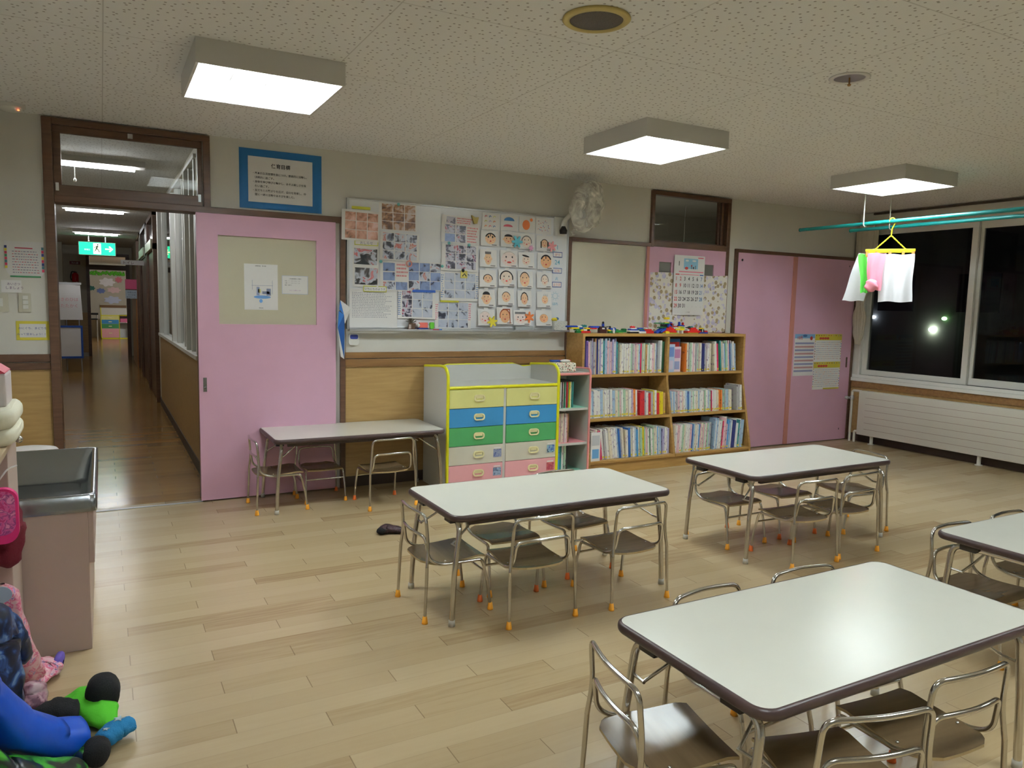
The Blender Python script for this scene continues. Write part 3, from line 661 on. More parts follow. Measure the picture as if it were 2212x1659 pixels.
part('back_panel', MB().prism([(cx0+0.02, 0.05), (cx1-0.02, 0.05), (cx1-0.02, 0.94)]+[(cx1-0.10-0.10*k/6, 0.935+0.025*math.sin(PI*k/12)) for k in range(7)]+[(cx0+0.22-0.10*k/6, 0.96-0.025*(1-math.cos(PI*k/12))) for k in range(7)]+[(cx0+0.02, 0.935)], cyb-0.02, cyb), M_cab, t)
part('back_edging', MB().tube([(cx0+0.02, cyb-0.01, 0.937), (cx0+0.12, cyb-0.01, 0.937), (cx0+0.2, cyb-0.01, 0.962), (cx1-0.2, cyb-0.01, 0.962), (cx1-0.12, cyb-0.01, 0.937), (cx1-0.02, cyb-0.01, 0.937)], 0.008, seg=8), M_yellow, t)
part('counter', MB().box(cx0+0.02, cyf+0.012, 0.808, cx1-0.02, cyb-0.02, 0.828), M_cab, t)
part('front_edging', MB().tube([(cx0+0.02, cyf+0.01, 0.818), (cx1-0.02, cyf+0.01, 0.818)], 0.013, seg=10), M_yellow, t)
xm = (cx0+cx1)/2
part('divider', MB().box(xm-0.012, cyf+0.008, 0.05, xm+0.012, cyb-0.02, 0.808), M_cab, t)
part('plinth', MB().box(cx0+0.02, cyf+0.03, 0, cx1-0.02, cyb-0.02, 0.055), M_cab, t)
DC = [('pale_yellow_drawer', (222, 220, 142)), ('blue_drawer', (62, 146, 204)), ('green_drawer', (76, 160, 96)), ('off_white_drawer', (214, 210, 194)), ('pink_drawer', (236, 172, 178))]
M_hand = mat('cream_plastic_handle', rgb(236, 228, 178), 0.35)
for i, (nm, c_) in enumerate(DC):
    z1 = 0.803-i*0.1485; z0 = z1-0.1445
    for s, (a, b) in enumerate(((cx0+0.022, xm-0.013), (xm+0.013, cx1-0.022))):
        dw = part('drawer', MB().box(a, cyf, z0, b, cyf+0.018, z1).box(a+0.01, cyf+0.018, z0+0.02, b-0.01, cyf+0.38, z1-0.03), P_(nm, *c_), t, 0.0015, label=nm.replace('_', ' '))
        xc, zc = (a+b)/2+0.02, (z0+z1)/2+0.004
        hm = MB(); ro = rrect(xc-0.047, zc-0.027, xc+0.047, zc+0.027, 0.024, 6); ri = rrect(xc-0.036, zc-0.018, xc+0.036, zc+0.018, 0.017, 6); n = len(ro)
        hm.add([(p[0], cyf-0.010, p[1]) for p in ro]+[(p[0], cyf-0.010, p[1]) for p in ri]+[(p[0], cyf+0.0, p[1]) for p in ro]+[(p[0], cyf+0.0, p[1]) for p in ri],
               [(k, (k+1) % n, (k+1) % n+n, k+n) for k in range(n)]+[(k, k+2*n, (k+1) % n+2*n, (k+1) % n) for k in range(n)]+[(k+n, (k+1) % n+n, (k+1) % n+3*n, k+3*n) for k in range(n)], 0)
        hm.box(xc-0.03, cyf-0.006, zc-0.002, xc+0.03, cyf, zc+0.018)
        part('handle', hm, M_hand, dw)
        if i >= 3:
            ph = MB().quad(b-0.085, zc-0.035, b-0.012, zc+0.03, cyf-0.0012, 0).quad(b-0.080, zc+0.035, b-0.02, zc+0.045, cyf-0.0012, 1)
            cols = {(3, 0): [(0.3, rgb(30, 60, 150)), (0.5, rgb(160, 170, 190)), (0.7, rgb(70, 90, 170))], (3, 1): [(0.35, rgb(40, 50, 80)), (0.5, rgb(150, 190, 200)), (0.65, rgb(50, 90, 190))],
                    (4, 0): [(0.35, rgb(70, 90, 130)), (0.6, rgb(170, 190, 215))], (4, 1): [(0.4, rgb(160, 60, 80)), (0.6, rgb(200, 110, 110))]}[(i, s)]
            part('photo_label', ph, [photo_material('drawer_photo_%d%d' % (i, s), cols, 40), M_paper], dw)

# pink-edged rack between the cabinet and the bookshelf
rx0, rx1, ryf, ryb = 3.318, 3.662, 5.25, 5.62
t = thing('pink_shelf_rack', 'narrow white shelf rack with pink edging between cabinet and bookshelf', 'shelf', (3.49, 5.4, 0))
M_pe = mat('salmon_edging', rgb(232, 150, 146), 0.4)
M_mint = mat('mint_shelf_board', rgb(150, 216, 190), 0.4); M_rose = mat('rose_shelf_board', rgb(236, 150, 156), 0.4); M_blush = mat('blush_panel', rgb(232, 206, 204), 0.5)
ro = [(ryb, 0), (ryb, 0.925), (ryf+0.05, 0.935)]+[(ryf+0.035-0.035*math.sin(PI/2*k/5), 0.90+0.035*math.cos(PI/2*k/5)) for k in range(6)]+[(ryf, 0)]
for x in (rx0, rx1-0.018):
    part('side_panel', MB().prism(ro, x, x+0.018, axis='x'), M_cab, t)
    part('edging', MB().tube([(x+0.009, p[0], p[1]) for p in ro[1:]], 0.0105, seg=8), M_pe, t)
part('top_board', MB().box(rx0+0.018, ryf+0.01, 0.885, rx1-0.018, ryb, 0.903), M_cab, t)
part('top_edging', MB().tube([(rx0+0.018, ryf+0.01, 0.894), (rx1-0.018, ryf+0.01, 0.894)], 0.012, seg=8), M_pe, t)
part('back_panel', MB().box(rx0+0.018, ryb-0.01, 0.02, rx1-0.018, ryb, 0.885), M_cab, t)
for z, mm in ((0.585, M_mint), (0.285, M_rose), (0.03, M_mint)):
    part('shelf_board', MB().box(rx0+0.018, ryf+0.02, z, rx1-0.018, ryb-0.01, z+0.016, 0).box(rx0+0.018, ryf+0.012, z-0.002, rx1-0.018, ryf+0.02, z+0.018, 1), [mm, M_cab], t)

# tissue box in a spotted cover with scraps on top
M_spot = dots_material('spotted_cloth', rgb(232, 226, 206), [rgb(96, 110, 70), rgb(190, 60, 60), rgb(90, 90, 80)], 46, 0.26)
t = thing('tissue_box', 'white box covered in small coloured spots on the pink rack', 'box', (3.46, 5.40, 0.905))
part('cover', MB().obox((3.46, 5.40, 0.946), (0.10, 0.075, 0.0405), Matrix.Rotation(R1(-8), 3, 'Z')), M_spot, t, 0.014)
def crumple(c, r, sd):
    q = random.Random(sd); ph = [q.uniform(0, 6) for _ in range(6)]
    return lambda d: 1+0.05*math.sin(3*d.x+ph[0])+0.05*math.sin(4*d.y+ph[1])+0.05*math.sin(3*d.z+ph[2])+0.04*math.sin(7*d.x*d.y+ph[3])
part('tissue', MB().blob((3.475, 5.385, 0.998), (0.05, 0.028, 0.013), 0, 16, 8, crumple(0, 0, 3)), M_paper, t)
solo('folded_cloth', MB().obox((3.51, 5.44, 0.9955), (0.05, 0.03, 0.008), Matrix.Rotation(R1(15), 3, 'Z')), P_('red_felt', 190, 40, 60, 0.9), 'small red cloth lying on the spotted tissue box', 'cloth', bevel=0.004)
solo('felt_scrap', MB().obox((3.405, 5.43, 0.995), (0.045, 0.03, 0.0075), Matrix.Rotation(R1(-20), 3, 'Z')), P_('blue_felt', 40, 70, 150, 0.9), 'small blue cloth lying on the spotted tissue box', 'cloth', bevel=0.004)

# ================================================================ BOOKSHELF AND BOOKS
bx0, bx1, byb, bm_ = 3.672, 5.62, 5.675, 4.64
prof = [(byb, 0.0), (byb, 1.232), (5.41, 1.232), (5.41, 0.80), (5.265, 0.13), (5.265, 0.0)]
t = thing('bookshelf', 'wide oak bookshelf with six compartments full of picture books', 'bookshelf', (4.6, 5.47, 0))
for x in (bx0, bm_-0.012, bx1-0.024): part('side_panel' if x != bm_-0.012 else 'divider', MB().prism(prof if x != bm_-0.012 else [(byb-0.01, 0.09), (byb-0.01, 1.20), (5.413, 1.20), (5.413, 0.80), (5.268, 0.13), (5.268, 0.09)], x, x+0.024, axis='x'), M_shelf, t)
part('top_board', MB().box(bx0+0.024, 5.41, 1.206, bx1-0.024, byb, 1.232), M_shelf, t)
part('back_panel', MB().box(bx0+0.024, byb-0.01, 0.09, bx1-0.024, byb, 1.206), M_shelfin, t)
def fy(z): return 5.41 if z > 0.8 else 5.265+(z-0.13)/(0.67)*0.145
SZ = (0.842, 0.458, 0.095)
for z in SZ: part('shelf_board', MB().box(bx0+0.024, fy(z)+0.004, z, bm_-0.012, byb-0.01, z+0.024).box(bm_+0.012, fy(z)+0.004, z, bx1-0.024, byb-0.01, z+0.024), M_shelf, t)
part('plinth', MB().box(bx0+0.024, 5.275, 0, bx1-0.024, 5.295, 0.095), M_shelf, t)

ORD = ['first', 'second', 'third', 'fourth', 'fifth', 'sixth', 'seventh', 'eighth', 'ninth', 'tenth', 'eleventh', 'twelfth', 'thirteenth', 'fourteenth', 'fifteenth', 'sixteenth', 'seventeenth', 'eighteenth', 'nineteenth', 'twentieth']
def ordinal(i, n):
    """place counted from the nearer end of a row"""
    if i < (n+1)//2: k, e = i, 'left'
    else: k, e = n-1-i, 'right'
    w = ORD[k] if k < 20 else 'twenty-' + ORD[k-20]
    return ('end', e) if k == 0 and False else (w, e)
PAL = {'white': (236, 235, 230), 'cream': (228, 220, 198), 'pale blue': (168, 196, 218), 'grey': (176, 178, 180), 'light green': (172, 206, 176), 'pale pink': (228, 190, 196),
       'blue': (44, 104, 178), 'navy': (38, 50, 112), 'red': (200, 44, 48), 'crimson': (206, 46, 92), 'green': (40, 118, 76), 'dark green': (34, 84, 56), 'orange': (222, 124, 44), 'yellow': (226, 212, 40),
       'brown': (140, 100, 60), 'teal': (60, 150, 150), 'purple': (110, 86, 150), 'tan': (206, 166, 110), 'black': (40, 38, 42), 'sky blue': (84, 160, 216), 'lavender': (180, 176, 212)}
BM = {}
def book_mat(nm):
    """cover with printed flecks down the spine"""
    if nm in BM: return BM[nm]
    r, g, b = PAL[nm]; dk = rgb(int(r*.62), int(g*.62), int(b*.68)); al = rgb(min(255, int(r*.8+30)), int(g*.86), min(255, int(b*.86+20)))
    m = bpy.data.materials.new('book_cover_'+nm.replace(' ', '_')); m.use_nodes = True; nt = m.node_tree; bs = nt.nodes['Principled BSDF']
    oi = nd(nt, 'ShaderNodeObjectInfo'); tc = nd(nt, 'ShaderNodeTexCoord'); mp = nd(nt, 'ShaderNodeMapping'); mp.inputs['Scale'].default_value = (70, 18, 34)
    sc = nd(nt, 'ShaderNodeVectorMath', operation='ADD'); cb = nd(nt, 'ShaderNodeCombineXYZ')
    for k in range(3): nt.links.new(math_n(nt, 'MULTIPLY', oi.outputs['Random'], 9.0+k*7), cb.inputs[k])
    nt.links.new(tc.outputs['Object'], sc.inputs[0]); nt.links.new(cb.outputs[0], sc.inputs[1]); nt.links.new(sc.outputs[0], mp.inputs[0])
    n = nd(nt, 'ShaderNodeTexNoise'); n.inputs['Scale'].default_value = 1.0; n.inputs['Detail'].default_value = 2; nt.links.new(mp.outputs[0], n.inputs['Vector'])
    rp = ramp(nt, [(0.0, rgb(r, g, b)), (0.58, rgb(r, g, b)), (0.63, al), (0.70, dk)]); nt.links.new(n.outputs['Fac'], rp.inputs[0]); nt.links.new(rp.outputs[0], bs.inputs['Base Color'])
    bs.inputs['Roughness'].default_value = 0.4; BM[nm] = m; return m
M_pages = mat('page_edges', rgb(224, 218, 200), 0.8)
M_sticker = mat('yellow_spine_sticker', rgb(228, 206, 60), 0.5)
BMESH = {}
LEANS = {}
def book_mesh(tk, h, d, col, sticker):
    key = (tk, h, d, col, sticker)
    if key in BMESH: return BMESH[key]
    mb = MB(); c = 0.0012
    mb.box(0, c*2, 0, c, d, h, 0).box(tk-c, c*2, 0, tk, d, h, 0)
    mb.prism([(c*0.2, c*2), (tk*0.25, 0), (tk*0.75, 0), (tk-c*0.2, c*2)], 0, h, 0, axis='z')
    mb.box(c, c*2, 0.003, tk-c, d-0.003, h-0.003, 1)
    if sticker: mb.box(tk*0.12, -0.0005, 0.012, tk*0.88, 0.0005, 0.012+min(0.016, tk), 2)
    me = mb.mesh('book', [book_mat(col), M_pages, M_sticker]); BMESH[key] = me; return me
def book_row(x0, x1, z, yfront, cols, hs, ths, lean, name, group, cat='book', kind='book', depth=(0.17, 0.20), sticker=0.5, seed=1, fixed=None, jit=0.012):
    """fill x0..x1 with upright books, each leaning by lean degrees (positive = tops to the left)"""
    q = random.Random(seed); items = []
    ln0 = lean; hm = max(hs); pv = LEANS.get(group, 0)
    x = x0 + max(0, math.sin(R1(ln0+0.15))-math.sin(R1(max(pv, 0))))*hm
    if ln0 < 0: x1 = x1 - hm*math.sin(R1(-ln0+0.15))
    LEANS[group] = ln0
    while True:
        i = len(items); a = math.radians(lean(i) if callable(lean) else lean+q.uniform(-0.15, 0.15))
        tk = round(q.choice(ths), 4); step = tk/math.cos(a)+0.0006
        if x+step+(0 if a >= 0 else 0) > x1: break
        c = fixed.get(i) if fixed and i in fixed else q.choice(cols)
        h_ = round(hs(i/max(1, (x1-x0)/0.024))*q.choice((0.985, 1.0, 1.0, 1.015)) if callable(hs) else q.choice(hs), 3)
        items.append((x, a, tk, h_, c, q.choice(depth), q.random() < sticker, q.uniform(0, jit))); x += step
    n = len(items)
    for i, (x, a, tk, h_, c, d_, st, dy) in enumerate(items):
        o = bpy.data.objects.new(kind, book_mesh(tk, h_, d_, c, st)); COL.objects.link(o)
        if a >= 0: o.location = (x, yfront+dy, z+0.0006); piv = 0
        else: o.location = (x-0.0+tk*(1/math.cos(a)-math.cos(a)), yfront+dy, z+0.0006+tk*math.sin(-a))
        o.rotation_euler = (0, -a, 0)
        w, e = ordinal(i, n)
        sz = 'tall' if h_ > 0.27 else ('short' if h_ < 0.2 else 'thick' if tk > 0.026 else 'thin' if tk < 0.014 else 'slim')
        tag(o, '%s %s %s %s from %s %s' % (sz, c, cat, w, e, name), cat, group)
    return n
LT = ['white', 'white', 'white', 'cream', 'cream', 'pale blue', 'grey', 'light green', 'pale pink', 'white']
z = SZ[0]+0.024
TH = [0.011, 0.014, 0.017, 0.02, 0.024]
book_row(3.70, 4.10, z, 5.435, LT+['lavender', 'teal', 'green'], [0.30, 0.31, 0.32, 0.29], TH, 1.5, 'among tall books, top left compartment', 'books in the top left compartment', seed=3, fixed={0: 'navy', 1: 'purple', 2: 'pale pink', 4: 'lavender', 6: 'tan', 7: 'navy', 11: 'teal'})
book_row(4.105, 4.535, z, 5.435, LT+['cream'], [0.265, 0.27, 0.275, 0.262], TH, 1.0, 'in right half of top left compartment', 'books in the top left compartment', seed=5, fixed={14: 'crimson', 18: 'tan'})
book_row(4.54, 4.625, z, 5.435, ['grey', 'white', 'dark green'], [0.29, 0.30], [0.024, 0.028], 0.5, 'beside divider of top left compartment', 'books in the top left compartment', seed=6, fixed={0: 'grey', 1: 'white', 2: 'dark green'})
book_row(4.865, 5.22, z, 5.435, LT, [0.27, 0.28, 0.275], TH, 1.5, 'in middle of top right compartment', 'books in the top right compartment', seed=8, fixed={0: 'orange', 12: 'navy', 13: 'navy'})
book_row(5.225, 5.545, z, 5.435, LT+['pale blue'], [0.27, 0.29, 0.30], TH, 5.5, 'among leaning books, top right compartment', 'books in the top right compartment', seed=9, fixed={2: 'crimson', 3: 'green', 4: 'teal', 8: 'sky blue', 12: 'blue', 13: 'grey'})
z = SZ[1]+0.024
book_row(3.70, 4.30, z, 5.375, LT+['white', 'white'], [0.235, 0.24, 0.245, 0.25], [0.014, 0.02, 0.026, 0.03], 3.5, 'in long row of middle left compartment', 'books in the middle left compartment', seed=12, fixed={6: 'pale blue', 14: 'light green', 20: 'lavender', 22: 'orange'}, sticker=0.8)
book_row(4.31, 4.62, z, 5.375, ['red', 'white', 'grey', 'black', 'yellow', 'cream', 'tan'], [0.20, 0.21, 0.225, 0.215], [0.018, 0.028, 0.024], 3.0, 'in colourful end, middle left compartment', 'books in the middle left compartment', seed=14, fixed={0: 'red', 1: 'red', 2: 'grey', 3: 'white', 5: 'grey', 8: 'red', 9: 'yellow', 10: 'yellow', 11: 'tan'})
book_row(4.655, 5.46, z, 5.372, LT+['pale blue', 'pale blue'], [0.20, 0.205, 0.21, 0.203], [0.012, 0.016, 0.02, 0.023], 4.0, 'in the middle right compartment', 'books in the middle right compartment', seed=17, fixed={11: 'blue', 27: 'crimson', 28: 'white', 29: 'white', 30: 'white', 33: 'orange', 34: 'orange'}, sticker=0.9)
book_row(5.475, 5.60-0.03, z, 5.33, ['white', 'grey', 'pale blue'], [0.235, 0.25], [0.014, 0.02], 5.0, 'poking out, middle right compartment', 'books in the middle right compartment', seed=18)
z = SZ[2]+0.024
book_row(3.715, 4.10, z, 5.30, LT, [0.27, 0.275, 0.28, 0.26], [0.014, 0.018, 0.024, 0.03], 7.5, 'among leaning books, bottom left compartment', 'books in the bottom left compartment', seed=21, fixed={3: 'crimson', 12: 'blue', 15: 'navy', 16: 'blue'})
book_row(4.105, 4.52, z, 5.30, LT+['pale blue'], [0.25, 0.26, 0.27], TH, 4.0, 'in right half, bottom left compartment', 'books in the bottom left compartment', seed=22, fixed={2: 'blue', 6: 'sky blue', 8: 'light green', 9: 'yellow', 14: 'green', 19: 'sky blue'})
book_row(4.53, 4.62, z, 5.30, ['lavender', 'white'], [0.24, 0.25], [0.018, 0.024], 2.0, 'beside divider, bottom left compartment', 'books in the bottom left compartment', seed=23)
book_row(4.66, 5.14, z, 5.295, LT, [0.255, 0.26, 0.265], TH, -1.5, 'in left half, bottom right compartment', 'books in the bottom right compartment', seed=25, fixed={12: 'blue', 13: 'pale blue', 16: 'sky blue', 22: 'pale pink'})
book_row(5.15, 5.57, z, 5.295, LT+['pale blue', 'pale blue'], [0.27, 0.30, 0.24, 0.31, 0.28], TH, -3.0, 'in right half, bottom right compartment', 'books in the bottom right compartment', seed=26, fixed={3: 'white', 6: 'crimson', 10: 'sky blue', 14: 'navy', 15: 'navy', 18: 'teal'})
# books standing face-out
def face_book(x0, x1, z, h, y, cols, name, lb, group, lean=0.06, texts=()):
    t = thing(name, lb, 'book', ((x0+x1)/2, y, z), group)
    mb = MB().box(x0, y, z+0.0006, x1, y+0.012, z+h, 0)
    part('cover', mb, cols[0], t, 0.001)
    part('cover_print', MB().box(x0+0.01, y-0.0008, z+h*0.55, x1-0.01, y, z+h*0.9, 0).box(x0+0.015, y-0.0008, z+h*0.1, x1-0.015, y, z+h*0.42, 1), cols[1:], t)
z = SZ[0]+0.024
face_book(4.70, 4.855, z, 0.315, 5.50, [P_('picture_cover_blue', 34, 104, 170), P_('cover_red', 190, 50, 50), P_('cover_blue2', 30, 120, 180)], 'book', 'large blue book at the back of the top right compartment, behind the pale one', 'books in the top right compartment')
face_book(4.755, 4.845, z, 0.24, 5.47, [P_('picture_cover_pink', 226, 206, 214), P_('cover_lilac', 190, 130, 170), P_('cover_mauve', 150, 160, 200)], 'book', 'pale pink and lilac book face out in the top right compartment', 'books in the top right compartment')
face_book(4.655, 4.75, z, 0.265, 5.45, [P_('picture_cover_pale', 180, 200, 226), P_('cover_pb', 110, 140, 200), P_('cover_pb2', 210, 200, 220)], 'book', 'pale blue booklet face out at the left of the top right compartment', 'books in the top right compartment')
z = SZ[2]+0.024
face_book(3.70, 3.80, z, 0.255, 5.275, [M_paper, P_('cover_grey', 200, 202, 206), P_('cover_sky', 110, 170, 220)], 'book', 'white book face out at the front left of the bottom left compartment', 'books in the bottom left compartment')
# rack contents
book_row(3.345, 3.53, 0.601, 5.30, ['white', 'green', 'light green', 'red', 'pale pink', 'black', 'grey', 'yellow', 'brown', 'teal'], [0.222, 0.224], [0.008, 0.010, 0.012], 0, 'in the top row of the pink rack', 'thin books in the pink rack', cat='thin book', depth=(0.16,), sticker=0, seed=31)
solo('black_folder', MB().obox((3.44, 5.39, 0.829), (0.095, 0.09, 0.003), Matrix.Rotation(R1(3), 3, 'Z')), M_black, 'black folder lying flat on the thin books in the pink rack', 'folder')
book_row(3.345, 3.50, 0.301, 5.30, ['white', 'pale pink', 'cream', 'pale pink', 'white'], [0.252, 0.25], [0.014, 0.016, 0.012], 0, 'in the second row of the pink rack', 'magazines in the pink rack', cat='magazine', kind='magazine', depth=(0.18,), sticker=0, seed=33, fixed={9: 'brown', 10: 'grey', 11: 'black'})
book_row(3.345, 3.49, 0.046, 5.30, ['white', 'cream', 'sky blue', 'light green', 'grey', 'black'], [0.225, 0.23], [0.012, 0.02], 0, 'in the lowest row of the pink rack', 'magazines in the pink rack', cat='magazine', kind='magazine', depth=(0.18,), sticker=0, seed=35, fixed={2: 'sky blue', 3: 'teal', 6: 'black', 7: 'black'})

# ================================================================ WHITEBOARD AND WHAT HANGS ON IT
t = thing('whiteboard', 'large white magnetic board covered with photo sheets and drawings', 'whiteboard', (2.66, D, 1.75))
YB0 = D-0.028
part('panel', MB().box(1.67, YB0, 1.265, 3.655, D-0.004, 2.235), mat('glossy_whiteboard', rgb(234, 236, 240), 0.18, var=0.01), t)
part('frame', MB().box(1.655, YB0-0.006, 1.25, 1.672, D-0.002, 2.245).box(3.645, YB0-0.006, 1.25, 3.662, D-0.002, 2.245).box(1.672, YB0-0.006, 2.232, 3.645, D-0.002, 2.245).box(1.672, YB0-0.006, 1.25, 3.645, D-0.002, 1.267), M_alu, t, 0.002)
part('tray', MB().box(1.66, YB0-0.05, 1.236, 3.655, YB0-0.006, 1.244).box(1.66, YB0-0.062, 1.236, 3.655, YB0-0.058, 1.252), M_alu, t, 0.001)
YS = YB0-0.003
def snow(i): return photo_material('snow_photo_%d' % i, [(0.33, rgb(44, 46, 66)), (0.385, rgb(120, 124, 142)), (0.42, rgb(186, 194, 212)), (0.7, rgb(204, 208, 222))], 15, i*3.1)
def sled(i): return photo_material('sled_photo_%d' % i, [(0.36, rgb(30, 30, 40)), (0.42, rgb(120, 120, 140)), (0.47, rgb(200, 206, 220)), (0.6, rgb(206, 206, 214)), (0.63, rgb(196, 84, 76)), (0.72, rgb(210, 200, 196))], 17, i*2.3)
def crowd(i): return photo_material('crowd_photo_%d' % i, [(0.38, rgb(34, 34, 50)), (0.46, rgb(90, 84, 106)), (0.52, rgb(200, 198, 212)), (0.6, rgb(196, 196, 210)), (0.64, rgb(170, 60, 70)), (0.72, rgb(70, 90, 140))], 20, i*2.9)
def indoor(i): return photo_material('indoor_photo_%d' % i, [(0.34, rgb(96, 70, 56)), (0.42, rgb(186, 136, 112)), (0.56, rgb(222, 176, 158)), (0.68, rgb(236, 204, 200))], 15, i*1.7)
def hall(i): return photo_material('hall_photo_%d' % i, [(0.34, rgb(60, 40, 30)), (0.44, rgb(126, 86, 58)), (0.54, rgb(176, 136, 100)), (0.62, rgb(206, 190, 186))], 18, i*1.3)
def bluey(i): return photo_material('blue_snow_photo_%d' % i, [(0.33, rgb(40, 40, 60)), (0.38, rgb(116, 130, 170)), (0.50, rgb(132, 152, 196)), (0.75, rgb(150, 166, 206))], 18, i*2.1)
def sheet(name, x0, z0, x1, z1, lb, cat, cells, tilt=0.0, group=None, y=None, extra=None, paper=None, warp=0.006):
    """thin sheet, slightly lifted at its free edge, with printed cells on it"""
    y = YS if y is None else y; mb = MB(); mats = [paper or M_paper]; w, h = x1-x0, z1-z0; xc, zc = (x0+x1)/2, (z0+z1)/2
    c_, s_ = math.cos(tilt), math.sin(tilt)
    def pos(u, v, dy=0.0):
        x, z = (u-0.5)*w, (v-0.5)*h
        return (xc+x*c_-z*s_, y-0.0006-warp*((1-v)**2+0.4*(2*u-1)**2*0.5)-dy, zc+x*s_+z*c_)
    mb.surf(lambda u, v: pos(u, v), 6, 6, 0)
    mb.surf(lambda u, v: pos(1-u, v, -0.0005), 6, 6, 0)
    for (u0, v0, u1, v1, mm) in cells:
        if mm not in mats: mats.append(mm)
        k = mats.index(mm); mb.surf(lambda u, v: pos(u0+(u1-u0)*u, v0+(v1-v0)*v, 0.0007), 3, 3, k)
    if extra: extra(mb, mats, pos)
    return solo(name, mb, mats, lb, cat, group)
def grid9(fn, u0=0.08, v0=0.06, u1=0.96, v1=0.94, nx=3, ny=3, gap=0.02):
    o = []
    for j in range(ny):
        for i in range(nx):
            a = u0+(u1-u0)*i/nx; b = v0+(v1-v0)*j/ny
            o.append((a+gap/2, b+gap/2, a+(u1-u0)/nx-gap/2, b+(v1-v0)/ny-gap/2, fn(j*nx+i)))
    return o
G_ = 'photo sheets on the whiteboard'
sheet('photo_sheet', 1.905, 2.02, 2.215, 2.232, 'sheet of nine brownish indoor photos at the top of the board', 'photo sheet', grid9(lambda i: hall(i % 5), 0.07, 0.03, 0.98, 0.97), 0, G_)
sheet('photo_sheet', 1.612, 1.925, 1.912, 2.155, 'sheet of nine pinkish indoor photos overlapping the board\'s left edge', 'photo sheet', grid9(lambda i: indoor(i % 5)), -0.02, G_, y=YS-0.004)
sheet('photo_sheet', 1.915, 1.79, 2.24, 2.01, 'sheet of nine photos of children with black tyre tubes', 'photo sheet', grid9(lambda i: sled(i % 5), 0.06, 0.03, 0.95, 0.97), -0.02, G_, y=YS-0.002)
red_ink = P_('red_pen', 214, 96, 104)
def red_lines(u0, v0, u1, v1, n, col=None, seed=1):
    def f(mb, mats, pos):
        mm = col or red_ink
        if mm not in mats: mats.append(mm)
        k = mats.index(mm); q = random.Random(seed)
        for j in range(n):
            v = v1-(v1-v0)*(j+0.5)/n; u = u0; d = (v1-v0)/n*0.22
            ue = u0+(u1-u0)*q.uniform(0.7, 1)
            while u < ue:
                s = q.uniform(0.012, 0.03); mb.surf(lambda a, b: pos(u+s*a, v-d+2*d*b, 0.0009), 1, 1, k); u += s+q.uniform(0.008, 0.02)
    return f
def both(*fs):
    def f(mb, mats, pos):
        for g in fs: g(mb, mats, pos)
    return f
sheet('photo_sheet', 1.918, 1.555, 2.16, 1.785, 'sheet with four snow photos and pink writing, left of the blue photo sheet', 'photo sheet',
      [(0.1, 0.66, 0.5, 0.94, bluey(1)), (0.1, 0.34, 0.5, 0.62, bluey(2)), (0.1, 0.03, 0.5, 0.3, sled(3)), (0.53, 0.03, 0.93, 0.3, bluey(4))], 0, G_, extra=red_lines(0.56, 0.45, 0.95, 0.95, 4, seed=4))
sheet('photo_sheet', 2.145, 1.562, 2.44, 1.79, 'sheet of nine blue snow photos in the middle of the board', 'photo sheet', grid9(lambda i: bluey(i % 7) if i % 4 else sled(1), 0.02, 0.02, 0.97, 0.97), 0.0, G_, y=YS-0.003)
sheet('photo_sheet', 1.70, 1.575, 1.905, 1.895, 'sheet with two group photos of children in red, one above the other', 'photo sheet',
      [(0.04, 0.54, 0.94, 0.92, photo_material('group_photo_a', [(0.36, rgb(40, 44, 50)), (0.44, rgb(90, 84, 84)), (0.49, rgb(196, 200, 212)), (0.57, rgb(200, 204, 216)), (0.61, rgb(196, 84, 86)), (0.7, rgb(206, 196, 206))], 13, 1)),
       (0.08, 0.06, 0.96, 0.46, photo_material('group_photo_b', [(0.36, rgb(40, 44, 50)), (0.44, rgb(90, 84, 84)), (0.49, rgb(196, 200, 212)), (0.57, rgb(200, 204, 216)), (0.61, rgb(196, 84, 86)), (0.7, rgb(206, 196, 206))], 13, 5))], -0.015, G_)
sheet('photo_sheet', 2.065, 1.335, 2.385, 1.57, 'sheet of nine ski photos with blue writing at the sides, above the toys', 'photo sheet', grid9(lambda i: snow(i % 6) if i % 3 else crowd(2), 0.10, 0.05, 0.93, 0.96), -0.02, G_, y=YS-0.003,
      extra=red_lines(0.005, 0.1, 0.08, 0.9, 12, P_('blue_pen', 60, 120, 190), 7))
sheet('photo_sheet', 2.43, 1.955, 2.775, 2.175, 'sheet with five sledding photos and red writing at the top right', 'photo sheet',
      [(0.13, 0.70, 0.36, 0.95, crowd(1)), (0.10, 0.36, 0.36, 0.66, crowd(3)), (0.39, 0.36, 0.64, 0.66, crowd(4)), (0.10, 0.04, 0.36, 0.33, bluey(3)), (0.39, 0.04, 0.64, 0.33, crowd(5))], -0.03, G_,
      extra=both(red_lines(0.40, 0.72, 0.85, 0.96, 3, seed=9), red_lines(0.68, 0.05, 0.97, 0.66, 6, seed=10)))
sheet('photo_sheet', 2.435, 1.73, 2.765, 1.95, 'sheet of nine photos of dark-clad children on snow, right of the empty board area', 'photo sheet', grid9(lambda i: crowd(i % 6), 0.10, 0.07, 0.95, 0.96), -0.01, G_, y=YS-0.002)
sheet('photo_sheet', 2.43, 1.488, 2.77, 1.725, 'sheet of nine grey ski photos above the yellow-green strip', 'photo sheet', grid9(lambda i: snow(i % 6), 0.09, 0.08, 0.93, 0.96), -0.01, G_, y=YS-0.004,
      extra=both(red_lines(0.01, 0.08, 0.07, 0.9, 11, P_('blue_pen', 60, 120, 190), 11), red_lines(0.94, 0.08, 0.99, 0.9, 11, P_('blue_pen', 60, 120, 190), 12)))
